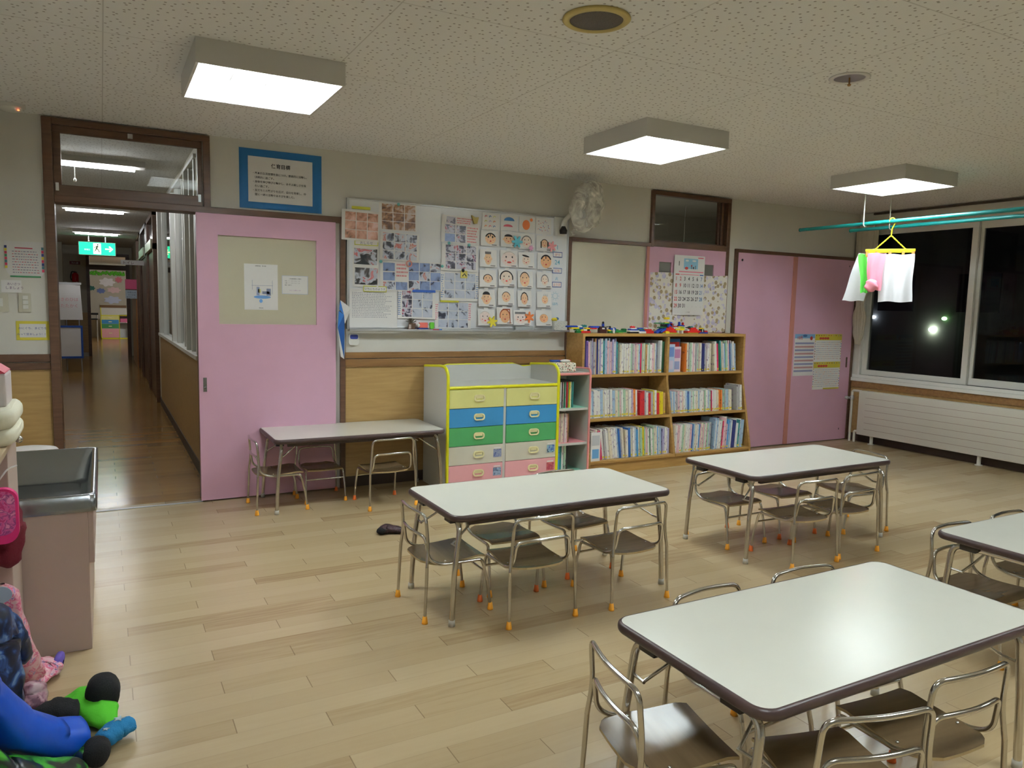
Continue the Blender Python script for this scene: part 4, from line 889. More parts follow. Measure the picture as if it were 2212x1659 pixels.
sheet('photo_sheet', 2.385, 1.258, 2.71, 1.482, 'sheet of nine ski photos with pink writing at the bottom of the board', 'photo sheet', grid9(lambda i: snow((i+2) % 6), 0.08, 0.03, 0.92, 0.96), -0.01, G_,
      extra=both(red_lines(0.01, 0.3, 0.07, 0.9, 8, P_('pink_pen', 230, 110, 150), 13), red_lines(0.93, 0.3, 0.99, 0.95, 8, P_('pink_pen', 230, 110, 150), 14)))
M_yg = P_('yellow_green_card', 196, 196, 60)
def text_sheet(name, x0, z0, x1, z1, y, lb, cat, lines, border=None, bw=0.006, ink=None, group=None, tilt=0.0, sizes=None, th=0.0012, paper=None):
    """card with a coloured border and real lettering; lines = [(text, x, z, size, align, ink)]"""
    t = thing(name, lb, cat, ((x0+x1)/2, y, (z0+z1)/2), group)
    if border:
        part('border', MB().box(x0, y-th, z0, x1, y, z1), border, t); part('card', MB().box(x0+bw, y-th-0.0006, z0+bw, x1-bw, y-th, z1-bw), paper or M_paper, t); yy = y-th-0.0012
    else: part('card', MB().box(x0, y-th, z0, x1, y, z1), paper or M_paper, t); yy = y-th-0.0006
    mb = MB(); mats = []
    for (tx, x, z, sz, al, ik) in lines:
        ik = ik or M_ink
        if ik not in mats: mats.append(ik)
        text_mb(tx, sz, x, z, yy, al, 0.0, mb, mats.index(ik))
    if lines: part('lettering', mb, mats, t)
    if tilt: t.rotation_euler.y = tilt
    return t
text_sheet('notice_label', 1.712, 1.893, 1.90, 1.93, YS-0.006, 'yellow-green bordered strip of blue writing above the upper group photo', 'label', [('おしらせ', 1.806, 1.902, 0.026, 'CENTER', P_('dark_blue_ink', 40, 60, 120))], M_yg, 0.006)
text_sheet('notice_label', 1.782, 1.54, 1.97, 1.586, YS-0.006, 'yellow-green bordered label above the white written paper', 'label', [('いちにちのようす', 1.876, 1.554, 0.021, 'CENTER', P_('dark_blue_ink', 40, 60, 120))], M_yg, 0.006)
for a in ((1.69, 2.163, 1.835, 2.184, 'yellow-green strip near the top left corner of the board'), (2.428, 1.474, 2.594, 1.494, 'yellow-green strip under the grey ski photo sheet')):
    solo('magnet_strip', MB().box(a[0], YS-0.010, a[1], a[2], YS-0.006, a[3]), M_yg, a[4], 'magnet strip')
solo('magnet_strip', MB().box(2.185, YS-0.012, 1.548, 2.383, YS-0.008, 1.568), P_('blue_card', 40, 90, 180), 'blue strip along the top of the ski photo sheet above the toys', 'magnet strip')
sheet('daily_report', 1.675, 1.262, 2.06, 1.562, 'white paper with rows of fine grey writing at the lower left of the board', 'paper', [], 0, extra=red_lines(0.05, 0.25, 0.95, 0.92, 16, P_('grey_pencil', 168, 168, 178), 21))
def magnet(x, z, c, lb, r=0.012, y=None): solo('magnet', MB().lathe([(0, -0.003), (r*0.8, -0.003), (r, 0), (r, 0.006), (0, 0.006)], (x, (YS-0.011) if y is None else y, z), 0, 16, Matrix.Rotation(PI/2, 3, 'X').inverted()), c, lb, 'magnet')
M_teal = P_('teal_magnet', 110, 186, 186)
for x, z, lb in ((2.064, 2.226, 'teal round magnet on the brownish photo sheet at the top'), (2.50, 1.953, 'teal magnet under the left side of the five-photo sheet'), (2.679, 1.948, 'teal magnet under the right side of the five-photo sheet'),
                 (1.922, 1.777, 'teal magnet at the left end of the snow photo sheet'), (2.442, 1.764, 'teal magnet between the blue photo sheet and the crowd photos')): magnet(x, z, M_teal, lb)
rg = MB()
for k in range(20):
    a = 2*PI*k/20; b = 2*PI*(k+1)/20
    rg.tube([(2.154+0.022*math.cos(a), YS-0.013, 1.771+0.022*math.sin(a)), (2.154+0.022*math.cos(b), YS-0.013, 1.771+0.022*math.sin(b))], 0.005, seg=6, caps=False)
solo('ring_magnet', rg, P_('salmon_magnet', 226, 150, 142), 'salmon ring-shaped magnet above the blue photo sheet', 'magnet')
solo('clip_magnet', MB().prism([(2.69, 2.19), (2.72, 2.175), (2.755, 2.178), (2.742, 2.125), (2.715, 2.12)], YS-0.03, YS-0.011), P_('ochre_felt', 160, 140, 66), 'ochre clip holding the top right photo sheet', 'clip', bevel=0.003)
t = thing('picture_magnet', 'yellow square magnet with a small dark figure on the grey ski photos', 'magnet', (2.636, YS, 1.7))
part('plate', MB().box(2.605, YS-0.014, 1.675, 2.667, YS-0.008, 1.735), P_('pale_yellow_plate', 220, 206, 110), t, 0.004)
part('figure', MB().tube([(2.62, YS-0.016, 1.69), (2.637, YS-0.016, 1.712), (2.655, YS-0.016, 1.69)], 0.004, seg=6).blob((2.625, YS-0.016, 1.738), (0.014, 0.006, 0.016)), M_black, t)

# children's portraits: four columns, five rows, plus four top sheets
DR = [[(2.784, 1.951, 2.95, 2.078), (2.972, 1.955, 3.148, 2.083), (3.15, 1.944, 3.304, 2.076), (3.323, 1.938, 3.491, 2.071)],
      [(2.779, 1.778, 2.937, 1.919), (2.972, 1.785, 3.14, 1.925), (3.147, 1.785, 3.304, 1.917), (3.336, 1.78, 3.496, 1.922)],
      [(2.778, 1.61, 2.933, 1.753), (2.959, 1.624, 3.122, 1.765), (3.145, 1.617, 3.292, 1.757), (3.332, 1.62, 3.488, 1.755)],
      [(2.769, 1.447, 2.924, 1.589), (2.954, 1.462, 3.109, 1.604), (3.145, 1.451, 3.283, 1.59), (3.338, 1.451, 3.484, 1.588)],
      [(2.768, 1.288, 2.923, 1.422), (2.945, 1.300, 3.1, 1.44), (3.106, 1.291, 3.279, 1.42), (3.329, 1.289, 3.494, 1.424)]]
SK = {'tan': P_('crayon_tan', 238, 196, 158, 0.8, var=0.1, scale=60), 'pale': P_('crayon_pale', 244, 222, 206, 0.8, var=0.08, scale=60), 'orange': P_('crayon_orange', 236, 180, 134, 0.8, var=0.1, scale=60), 'pink': P_('crayon_pink', 246, 224, 218, 0.8, var=0.08, scale=60)}
HR = {'black': P_('crayon_black', 48, 44, 46, 0.8, var=0.2, scale=90), 'grey': P_('crayon_grey', 120, 118, 120, 0.8, var=0.2, scale=90), 'brown': P_('crayon_brown', 168, 84, 50, 0.8, var=0.15, scale=90), 'light': P_('crayon_light', 196, 186, 178, 0.8, var=0.1, scale=90)}
M_mouth = P_('crayon_red', 216, 90, 84, 0.8); M_cheek = P_('crayon_rose', 236, 150, 140, 0.8)
# (skin, hair, hair style, face width, face height, dx, words)
FACES = [[('tan', 'black', 'fringe', .30, .36, .05, 'tan face with two big black eyes'), ('tan', 'black', 'cap', .26, .30, -.08, 'small tan face beside the blue flower'), ('pale', 'grey', 'sides', .30, .36, -.02, 'wide pale face with grey hair lines'), ('tan', 'black', 'long', .20, .26, -.02, 'small face with long black hair')],
         [('tan', 'grey', 'flat', .20, .36, -.02, 'narrow face with grey flat hair and pink ears'), ('pink', 'light', 'thin', .44, .44, 0, 'very large pale face with a pink mouth'), ('pale', 'black', 'beret', .26, .30, -.02, 'pale face under a slanting dark fringe'), ('orange', 'black', 'fringe', .34, .40, .04, 'orange-tan face with parted black fringe')],
         [('tan', 'black', 'bob', .26, .24, 0, 'low round face under a black bob'), ('pale', 'black', 'bob', .36, .40, -.05, 'big round face with black bob'), ('tan', 'black', 'arc', .32, .44, -.05, 'long tan face tilted with black cap of hair'), ('pale', 'grey', 'bob', .22, .34, .02, 'narrow face outlined in grey hair')],
         [('tan', 'black', 'cap', .26, .36, -.02, 'face with round ears and black cap hair'), ('tan', 'black', 'arc', .26, .30, .0, 'small round face with thin black hair arc'), ('tan', 'black', 'point', .24, .34, -.02, 'egg-shaped face with pointed black hair'), ('tan', 'grey', 'spiky', .22, .26, .05, 'small face with spiky grey hair')],
         [('pink', 'light', 'thin', .34, .40, -.08, 'pale face partly behind the yellow flower'), ('orange', 'brown', 'square', .30, .40, .0, 'orange face framed by reddish brown hair'), ('pink', 'grey', 'flat', .34, .36, -.1, 'pale face with grey flat hair beside the orange flower'), ('orange', 'light', 'thin', .26, .28, .0, 'small orange face with faint hair')]]
for j, row in enumerate(DR):
    for i, (x0, z0, x1, z1) in enumerate(row):
        sk, hr, st, fw_, fh, dx, words = FACES[j][i]; q = random.Random(j*4+i)
        y = YS-0.002; lift = 0.012+0.004*j; w, h = x1-x0, z1-z0
        mb = MB(); mats = [M_paper, SK[sk], HR[hr], M_mouth, M_ink, M_cheek]
        yf = lambda z: y-lift*0.35-lift*0.65*(1-(z-z0)/h)
        def q4(a, b, c, d, m, dy):
            mb.add([(a, yf(b)-dy, b), (c, yf(b)-dy, b), (c, yf(d)-dy, d), (a, yf(d)-dy, d)], [(0, 1, 2, 3)], m)
        q4(x0, z0, x1, z1, 0, 0); q4(x0, z0, x1, z1, 0, -0.0006)
        q4((x0+x1)/2-0.02, z1-0.004, (x0+x1)/2+0.02, z1+0.016, 0, -0.001)
        xc, zc = (x0+x1)/2+dx*w, z0+h*0.48; rx, rz = w*fw_, h*fh
        def E2(cx, cz, a, b, m, dy, **k):
            n0 = len(mb.v); mb.disc(cx, cz, a, b, 0, m, **k)
            for kk in range(n0, len(mb.v)): p = mb.v[kk]; mb.v[kk] = (p[0], yf(p[2])-dy, p[2])
        if sk != 'pink' and st in ('cap', 'flat'): E2(xc-rx, zc, rx*.22, rz*.22, 1, .0007, seg=10); E2(xc+rx, zc, rx*.22, rz*.22, 1, .0007, seg=10)
        E2(xc, zc, rx, rz, 1, .0009, seg=24)
        HD = .0013
        if st in ('bob', 'long', 'sides', 'square'):
            E2(xc, zc, rx*1.12, rz*1.12, 2, HD, seg=20, a0=-0.25 if st != 'long' else -0.5, a1=PI+0.25 if st != 'long' else PI+0.5, inner=0.84)
            if st == 'long': q4(xc-rx*1.2, zc-rz*1.1, xc-rx*0.85, zc+rz*.5, 2, HD); q4(xc+rx*.85, zc-rz*1.1, xc+rx*1.2, zc+rz*.5, 2, HD)
            if st == 'square': q4(xc+rx*.95, zc-rz*1.1, xc+rx*1.12, zc+rz*1.1, 2, HD); q4(xc-rx*.4, zc+rz*.95, xc+rx*1.1, zc+rz*1.12, 2, HD)
        elif st == 'fringe': E2(xc, zc, rx*1.04, rz*1.06, 2, HD, seg=16, a0=.35, a1=PI-.35, inner=.78); q4(xc-rx*.1, zc+rz*.4, xc+rx*.05, zc+rz*.95, 2, HD)
        elif st == 'cap': E2(xc, zc+rz*.62, rx*.85, rz*.5, 2, HD, seg=16, a0=-.1, a1=PI+.1)
        elif st == 'flat': q4(xc-rx*.9, zc+rz*.75, xc+rx*.9, zc+rz*1.15, 2, HD)
        elif st == 'beret': E2(xc-rx*.1, zc+rz*.95, rx*.9, rz*.2, 2, HD, seg=14, rot=-.2)
        elif st == 'arc': E2(xc, zc, rx*1.05, rz*1.08, 2, HD, seg=16, a0=.3, a1=PI-.3, inner=.88)
        elif st == 'point': E2(xc, zc, rx*1.15, rz*1.3, 2, HD, seg=6, a0=-.2, a1=PI+.2, inner=.82)
        elif st == 'spiky':
            for k in range(5): a = xc-rx*.5+rx*.3*k; mb.add([(a, yf(zc+rz)-HD, zc+rz*.8), (a+rx*.12, yf(zc+rz)-HD, zc+rz*.8), (a+rx*.25, yf(zc+rz)-HD, zc+rz*1.6)], [(0, 1, 2)], 2)
        else: E2(xc, zc, rx*1.0, rz*1.02, 2, HD, seg=14, a0=.7, a1=PI-.7, inner=.93)
        ez = zc+rz*q.uniform(.15, .35); er = rx*(.16 if (j, i) == (0, 0) else .09)
        for s in (-1, 1): E2(xc+s*rx*.4, ez, er, er*1.3, 4, .0015, seg=10); E2(xc+s*rx*.5, zc-rz*.25, rx*.13, rz*.1, 5, .0014, seg=8)
        E2(xc, zc-rz*.45, rx*(.3 if (j, i) == (1, 1) else .17), rz*.13, 3, .0015, seg=10)
        q4(x1-w*.38, z0+.008, x1-w*.1, z0+.013, 4, .0009)
        nm = solo('portrait_drawing', mb, mats, 'child\'s drawing of a ' + words, 'drawing', 'portraits on the whiteboard')
TOPS = [((2.797, 2.085, 2.96, 2.222), 'drawing with rows of small coloured arches at the top of the first portrait column'), ((2.974, 2.088, 3.132, 2.217), 'drawing with a blue hat shape above a pink shape, top of the second column'),
        ((3.15, 2.088, 3.309, 2.222), 'drawing of a big orange fruit with a small one, top of the third column'), ((3.314, 2.083, 3.472, 2.219), 'drawing of scattered small dark marks, top of the last column')]
for k, ((x0, z0, x1, z1), lb) in enumerate(TOPS):
    y = YS-0.004; mb = MB(); mb.box(x0, y, z0, x1, y+0.001, z1); xc, zc = (x0+x1)/2, (z0+z1)/2; q = random.Random(k+50)
    cs = [P_('crayon_a', 208, 80, 90), P_('crayon_b', 70, 130, 190), P_('crayon_c', 196, 200, 90), P_('crayon_d', 180, 160, 210), P_('crayon_e', 232, 130, 70), P_('crayon_f', 226, 110, 130)]
    if k == 0:
        for r_ in range(3):
            for c_ in range(3): mb.disc(x0+.035+.04*c_, z1-.03-.04*r_, .011, .011, y-.0006, 1+(r_*2+c_) % 5, 12, 0, PI*1.2, inner=.5)
    elif k == 1: mb.disc(xc, zc+.02, .05, .03, y-.0006, 2, 14, 0, PI).disc(xc-.01, zc-.03, .045, .02, y-.0006, 6, 14, 0, PI)
    elif k == 2: mb.disc(xc-.01, zc-.005, .037, .042, y-.0006, 5, 20).disc(xc+.04, zc+.04, .014, .014, y-.0006, 5, 12)
    else:
        for _ in range(26): a, b = q.uniform(x0+.02, x1-.02), q.uniform(z0+.02, z1-.02); mb.disc(a, b, .004, .004, y-.0006, q.choice((1, 2, 4)), 6)
    solo('crayon_drawing', mb, [M_paper]+cs, lb, 'drawing', 'top row drawings on the whiteboard')
def flower(x, z, r, c, lb, rot=0.0):
    pts = []
    for k in range(60):
        a = 2*PI*k/60; rr = r*(0.72+0.28*math.cos(6*a)); pts.append((x+rr*math.cos(a+rot), z+rr*math.sin(a+rot)))
    solo('flower_cutout', MB().prism(pts, YS-0.034, YS-0.030), c, lb, 'flower cutout', 'flower cutouts on the whiteboard')
flower(3.12, 2.0, .055, P_('turquoise_card', 96, 186, 204), 'turquoise flower between the first row portraits'); flower(3.469, 1.98, .048, P_('pink_card', 238, 160, 166), 'pink flower right of the face with long black hair', .3)
flower(2.898, 1.32, .05, P_('yellow_card', 236, 220, 70), 'yellow flower at the bottom of the portraits', .2); flower(3.257, 1.361, .05, P_('orange_card', 232, 132, 74), 'orange flower in the bottom row of portraits', .5)
flower(3.258, 1.955, .026, P_('pale_pink_card', 240, 170, 210), 'small pale pink flower under the pale face with grey hair', .1)
# date cards and felt pen writing
bl = P_('blue_frame', 54, 84, 170); rk = P_('red_kana', 214, 80, 96)
text_sheet('date_card', 3.498, 1.892, 3.595, 1.938, YS-0.002, 'blue framed card with red kana under the figure 1', 'card', [('がつ', 3.546, 1.904, 0.027, 'CENTER', rk)], bl, .005)
text_sheet('date_card', 3.498, 1.752, 3.595, 1.798, YS-0.002, 'blue framed card with red kana under the number 24', 'card', [('にち', 3.546, 1.764, 0.027, 'CENTER', rk)], bl, .005)
text_sheet('date_card', 3.498, 1.630, 3.595, 1.676, YS-0.002, 'lowest blue framed card with red kana, above the sun drawing', 'card', [('ようび', 3.546, 1.643, 0.025, 'CENTER', rk)], bl, .005)
pen = P_('light_blue_pen', 110, 180, 206)
mb = text_mb('1', .05, 3.547, 1.962, YB0-.001, 'CENTER', .0008); text_mb('24', .055, 3.549, 1.83, YB0-.001, 'CENTER', .0006, mb); text_mb('火', .032, 3.547, 1.695, YB0-.001, 'CENTER', .0004, mb)
text_mb('はれ', .03, 3.54, 1.472, YB0-.001, 'CENTER', .0003, mb)
mb.disc(3.537, 1.553, .026, .026, YB0-.001, 0, 24, inner=.9)
for k in range(9):
    a = 2*PI*k/9; mb.add([(3.537+.033*math.cos(a-.05), YB0-.001, 1.553+.033*math.sin(a-.05)), (3.537+.045*math.cos(a), YB0-.001, 1.553+.045*math.sin(a)), (3.537+.033*math.cos(a+.07), YB0-.001, 1.553+.033*math.sin(a+.07))], [(0, 1, 2)])
part('pen_writing', mb, pen, bpy.data.objects['whiteboard'])
solo('board_eraser', MB().box(3.115, YB0-.052, 1.2445, 3.295, YB0-.012, 1.283), P_('grey_felt', 168, 172, 174, .8), 'grey block eraser lying on the whiteboard tray', 'eraser', bevel=.008)
t = thing('tray_box', 'white perforated plastic box at the right end of the whiteboard', 'box', (3.57, YB0-.04, 1.245))
part('box_body', MB().box(3.50, YB0-.062, 1.2445, 3.635, YB0-.008, 1.332), dots_material('perforated_white', rgb(214, 214, 208), [rgb(160, 160, 160)], 120, .3), t, .003)
solo('toy_bird', MB().blob((3.515, YB0-.035, 1.345), (.03, .02, .016)).blob((3.545, YB0-.035, 1.352), (.014, .013, .013), 1), [P_('yellow_plush', 220, 200, 50), P_('blue_plush', 70, 110, 160)], 'small yellow and blue toy resting on the perforated box', 'toy')
# toys standing on the tray
zt = 1.2445; yt = YB0-.036
t = thing('pine_ornament', 'brown ornament with twigs standing on the whiteboard tray', 'ornament', (2.17, yt, zt))
part('frame', MB().prism([(2.135, zt), (2.195, zt), (2.205, zt+.055), (2.15, zt+.06)], yt-.008, yt+.008), P_('ornament_brown', 96, 70, 52), t, .002)
part('picture', MB().quad(2.145, zt+.012, 2.165, zt+.045, yt-.0085), P_('ornament_photo', 190, 176, 170), t)
tg = MB(); q = random.Random(2)
for k in range(16): a = q.uniform(.3, 2.8); tg.tube([(2.165, yt, zt+.055), (2.165+.045*math.cos(a), yt+q.uniform(-.01, .01), zt+.06+.035*math.sin(a))], .003, seg=5)
part('twigs', tg, P_('twig_brown', 70, 62, 46), t)
solo('toy_block', MB().box(2.235, yt-.014, zt+.02, 2.305, yt+.014, zt+.062, 0).box(2.225, yt-.014, zt, 2.315, yt+.014, zt+.02, 1).blob((2.228, yt-.01, zt+.04), (.012, .008, .016), 2).blob((2.312, yt-.01, zt+.028), (.008, .008, .014), 2),
     [P_('salmon_plastic', 226, 112, 100), P_('navy_plastic', 40, 50, 120), M_white], 'salmon and navy block toy standing on the whiteboard tray', 'toy', bevel=.003)
solo('toy_bug', MB().box(2.325, yt-.012, zt, 2.365, yt+.012, zt+.012, 1).prism(rrect(2.328, zt+.012, 2.362, zt+.065, .012), yt-.012, yt+.012, 0), [P_('lime_plastic', 96, 186, 50), P_('dark_plastic', 60, 40, 50)], 'lime green toy standing at the right of the salmon toy', 'toy')
solo('marker_pen', MB().tube([(2.345, yt-.022, zt+.006), (2.40, yt-.022, zt+.006)], .0055, 0, 8).tube([(2.40, yt-.022, zt+.006), (2.425, yt-.022, zt+.006)], .0055, 1, 8), [P_('marker_red', 180, 50, 80), P_('marker_blue', 50, 110, 200)], 'marker pen lying on the tray by the toys', 'pen')

# ================================================================ OTHER THINGS ON THE BACK WALL
t = thing('wall_poster', 'blue bordered white poster with childcare goals above the pink sliding door', 'poster', (1.17, D, 2.32))
part('border', MB().box(.885, D-.004, 2.11, 1.47, D-.001, 2.53), P_('poster_blue', 28, 106, 166, .6), t)
part('sheet', MB().box(.945, D-.0055, 2.158, 1.402, D-.004, 2.478), M_paper, t)
yq = D-.0062
mb = text_mb('保育目標', .034, 1.105, 2.408, yq, 'LEFT', .0006)
for k, ln in enumerate(('・基本的生活習慣を身につけ、意欲的に活動し、', '　健康的に過ごす。', '・身体を伸び伸びと動かし、あそぶ楽しさを味', '　わい過ごす。', '・友だちとの繋がりを広げ、自分を発揮し、仲', '　間と一緒の活動やあそびを楽しむ。')):
    text_mb(ln, .0182, .972, 2.355-.030*k, yq, 'LEFT', .0002, mb)
part('lettering', mb, M_ink, t)
text_sheet('floor_plan_notice', .905, 1.385, 1.14, 1.715, D-.0245, 'white notice with a small blue floor plan taped inside the door pane', 'notice',
           [('避難経路　案内図', 1.02, 1.698, .0095, 'CENTER', None), ('現在地', 1.02, 1.395, .010, 'CENTER', None)])
t = bpy.data.objects['floor_plan_notice']; ym = D-.0262
mb = MB()
for a in ((.955, 1.56, 1.105, 1.562), (.96, 1.53, .962, 1.60), (1.10, 1.50, 1.102, 1.60), (.99, 1.49, 1.01, 1.55), (1.03, 1.50, 1.08, 1.52), (1.06, 1.49, 1.09, 1.54)): mb.quad(a[0], a[1], a[2], a[3], ym, 1)
mb.disc(1.03, 1.478, .06, .012, ym, 0, 20).disc(1.02, 1.45, .012, .014, ym, 0, 12).quad(1.0, 1.51, 1.02, 1.535, ym, 2)
part('plan_print', mb, [P_('plan_blue', 110, 160, 220), P_('plan_grey', 140, 150, 180), P_('plan_yellow', 226, 220, 150)], t)
text_sheet('contact_card', 1.17, 1.505, 1.36, 1.64, D-.0245, 'small white card with typed lines right of the floor plan notice', 'card',
           [('ご利用時間のご案内', 1.265, 1.614, .010, 'CENTER', None), ('平日　７：１５〜１９：１５', 1.19, 1.598, .0085, 'LEFT', None), ('土曜　７：１５〜１８：１５', 1.19, 1.583, .0085, 'LEFT', None), ('電話　園まで', 1.19, 1.568, .0085, 'LEFT', None), ('よろしくお願いします', 1.265, 1.53, .0085, 'CENTER', P_('violet_ink', 180, 120, 190))], P_('card_edge_blue', 190, 200, 226), .003)
t = thing('paper_holder', 'white and blue folded paper holder hanging by the door frame', 'paper holder', (1.6, D-.06, 1.25))
Yh = D-.05
mb = MB()
def fold(pts, m): mb.add(pts, [tuple(range(len(pts)))], m); mb.add([(p[0], p[1]+.0012, p[2]) for p in pts], [tuple(range(len(pts)-1, -1, -1))], m)
fold([(1.598, Yh, 1.47), (1.69, Yh+.02, 1.41), (1.63, Yh-.01, 1.29), (1.618, Yh-.03, 1.36)], 0)
fold([(1.598, Yh, 1.47), (1.618, Yh-.03, 1.36), (1.575, Yh-.05, 1.40)], 1)
fold([(1.618, Yh-.03, 1.36), (1.565, Yh-.05, 1.26), (1.572, Yh-.05, 1.39)], 1)
fold([(1.618, Yh-.03, 1.36), (1.63, Yh-.01, 1.29), (1.625, Yh-.01, 1.02), (1.565, Yh-.05, 1.26)], 2)
fold([(1.63, Yh-.01, 1.29), (1.645, Yh+.03, 1.10), (1.625, Yh-.01, 1.02)], 0)
fold([(1.565, Yh-.05, 1.26), (1.625, Yh-.01, 1.02), (1.595, Yh-.02, 1.04)], 0)
part('holder_sheet', mb, [M_paper, P_('holder_blue', 50, 120, 200), P_('holder_dark_blue', 28, 84, 156)], t)
t = thing('wall_dispenser', 'small rounded white wall device with a blue front below the board', 'wall device', (1.71, D, 1.17))
part('body', MB().prism(rrect(1.672, 1.125, 1.755, 1.215, .02), D-.022, D-.001), M_white, t)
part('display', MB().prism(rrect(1.683, 1.172, 1.745, 1.206, .012), D-.0245, D-.022), P_('display_blue', 60, 76, 170), t)
# fan wrapped in thin white fabric
t = thing('wall_fan', 'wall fan wrapped in thin white net beside the whiteboard', 'fan', (3.66, D-.1, 2.3))
fc = Vector((3.69, 5.42, 2.315)); fd = Vector((.35, -.90, -.22)).normalized(); fr_ = fd.to_track_quat('Z', 'Y').to_matrix()
part('bracket', MB().tube(fillet([(3.545, 5.60, 2.13), (3.56, 5.60, 2.20), (3.62, 5.55, 2.28), fc-fd*.04], .05), .018, seg=12).box(3.50, 5.64, 2.08, 3.60, D-.001, 2.24), M_white, t, .004)
part('motor', MB().lathe([(0, -.12), (.05, -.12), (.06, -.06), (.055, -.03), (0, -.03)], fc, 0, 24, fr_), M_white, t)
part('swivel_knob', MB().lathe([(0, -.03), (.03, -.03), (.034, 0), (.016, .035), (0, .035)], (3.548, 5.585, 2.12), 0, 18), M_black, t)
bl_ = MB()
for k in range(3):
    a0 = 2*PI*k/3
    bl_.surf(lambda u, v: tuple(fc+fr_ @ Vector(((.03+.14*v)*math.cos(a0+(u-.5)*(.5+1.1*v)), (.03+.14*v)*math.sin(a0+(u-.5)*(.5+1.1*v)), .012*(u-.5)*3))), 6, 6)
part('blade', bl_, P_('fan_blade', 196, 200, 204, .3), t)
cg = MB()
for k in range(36):
    a = 2*PI*k/36; cg.tube([tuple(fc+fr_ @ Vector((r*math.cos(a), r*math.sin(a), z))) for r, z in ((.03, .055), (.12, .045), (.19, .012), (.20, -.01), (.17, -.04), (.06, -.055))], .0014, seg=4, caps=False)
part('cage', cg, M_white, t)
nm_ = bpy.data.materials.new('thin_white_net'); nm_.use_nodes = True; nt = nm_.node_tree; b_ = nt.nodes['Principled BSDF']; b_.inputs['Base Color'].default_value = rgb(236, 232, 222); b_.inputs['Roughness'].default_value = .8
tc_ = nd(nt, 'ShaderNodeTexCoord'); nz_ = nd(nt, 'ShaderNodeTexNoise'); nz_.inputs['Scale'].default_value = 9; nz_.inputs['Detail'].default_value = 5; nz_.inputs['Distortion'].default_value = 1.5
nt.links.new(tc_.outputs['Object'], nz_.inputs['Vector']); rp_ = ramp(nt, [(.35, (.28, .28, .28, 1)), (.62, (.62, .62, .62, 1)), (.72, (.9, .9, .9, 1))]); nt.links.new(nz_.outputs['Fac'], rp_.inputs[0]); nt.links.new(rp_.outputs[0], b_.inputs['Alpha'])
def wrap(d):
    p = fr_.transposed() @ Vector((d.x, d.y, d.z)); a = math.atan2(p.y, p.x)
    return (1+.05*math.sin(9*a)+.04*math.sin(17*a+1)+.03*math.sin(31*a))
cv = MB(); seg, rings = 72, 14; vs = []
for j in range(rings+1):
    ph = PI*j/rings
    for k in range(seg):
        a = 2*PI*k/seg; rr = .222*math.sin(ph)*(1+(.035*math.sin(9*a)+.03*math.sin(23*a+1))*abs(math.cos(ph))); zz = math.cos(ph)*.085+.012*math.sin(7*a)*math.sin(ph)
        vs.append(tuple(fc+fr_ @ Vector((rr*math.cos(a), rr*math.sin(a), zz-.01))))
cv.add(vs, [(j*seg+k, (j+1)*seg+k, (j+1)*seg+(k+1) % seg, j*seg+(k+1) % seg) for j in range(rings) for k in range(seg)], 0, True)
cv.surf(lambda u, v: (3.60-.03*v+.05*(u-.5)*(1-v*.7)+.012*math.sin(v*9), 5.47+.02*math.sin(u*8), 2.14-.07*v), 8, 6)
part('net_cover', cv, nm_, t)

# patterned cloth and calendar on the right pink leaf
solo('patterned_cloth', MB().surf(lambda u, v: (4.595+.995*u, D-.032-.005*math.sin(u*23)*(1-v)-.004*(1-v), 1.24+.565*v+.008*math.sin(u*7)), 40, 8).surf(lambda u, v: (4.595+.995*(1-u), D-.031-.005*math.sin((1-u)*23)*(1-v)-.004*(1-v), 1.24+.565*v+.008*math.sin((1-u)*7)), 40, 8),
     dots_material('brown_lilac_dot_print', rgb(232, 226, 216), [rgb(196, 190, 214), rgb(170, 150, 116), rgb(212, 204, 220)], 13, .32), 'white cloth printed with brown and lilac dots hanging on the pink door', 'cloth')
t = thing('wall_calendar', 'large wall calendar sheet for January hanging over the dotted cloth', 'calendar', (5.065, D-.04, 1.7))
yc = D-.046; X0, X1 = 4.872, 5.262
part('sheet', MB().box(X0, yc, 1.405, X1, yc+.003, 1.985), M_paper, t)
part('header_picture', MB().quad(X0+.12, 1.845, X0+.30, 1.955, yc-.0006, 0).disc(X0+.16, 1.935, .022, .009, yc-.0012, 1, 14).disc(X0+.25, 1.935, .026, .009, yc-.0012, 1, 14).disc(X0+.155, 1.862, .022, .014, yc-.0012, 2, 14).quad(X0+.12, 1.845, X0+.30, 1.856, yc-.001, 1).quad(X0+.215, 1.856, X0+.222, 1.885, yc-.0014, 3).quad(X0+.265, 1.856, X0+.272, 1.89, yc-.0014, 3).blob((X0+.219, yc-.001, 1.888), (.008, .0005, .01), 2).quad(X0+.235, 1.856, X0+.25, 1.878, yc-.0014, 3),
     [P_('calendar_sky', 150, 198, 222), M_paper, P_('calendar_red', 214, 70, 60), P_('calendar_brown', 90, 60, 50)], t)
part('colour_bar', MB().quad(X0+.06, 1.822, X1-.015, 1.832, yc-.0006, 0).quad(X0+.02, 1.795, X0+.07, 1.805, yc-.0006, 1).quad(X0+.08, 1.797, X1-.07, 1.803, yc-.0006, 0).quad(X1-.06, 1.795, X1-.012, 1.805, yc-.0006, 2).quad(X0+.30, 1.96, X1-.02, 1.972, yc-.0006, 0), [P_('calendar_pink', 232, 130, 150), P_('calendar_bar_red', 220, 80, 70), P_('calendar_bar_blue', 60, 110, 180)], t)
mb = text_mb('1', .06, X0+.06, 1.885, yc-.0008, 'CENTER', .001, None, 0); cm = [M_ink, P_('calendar_sunday', 206, 66, 70), P_('calendar_saturday', 70, 120, 170), P_('calendar_faint', 190, 190, 190)]
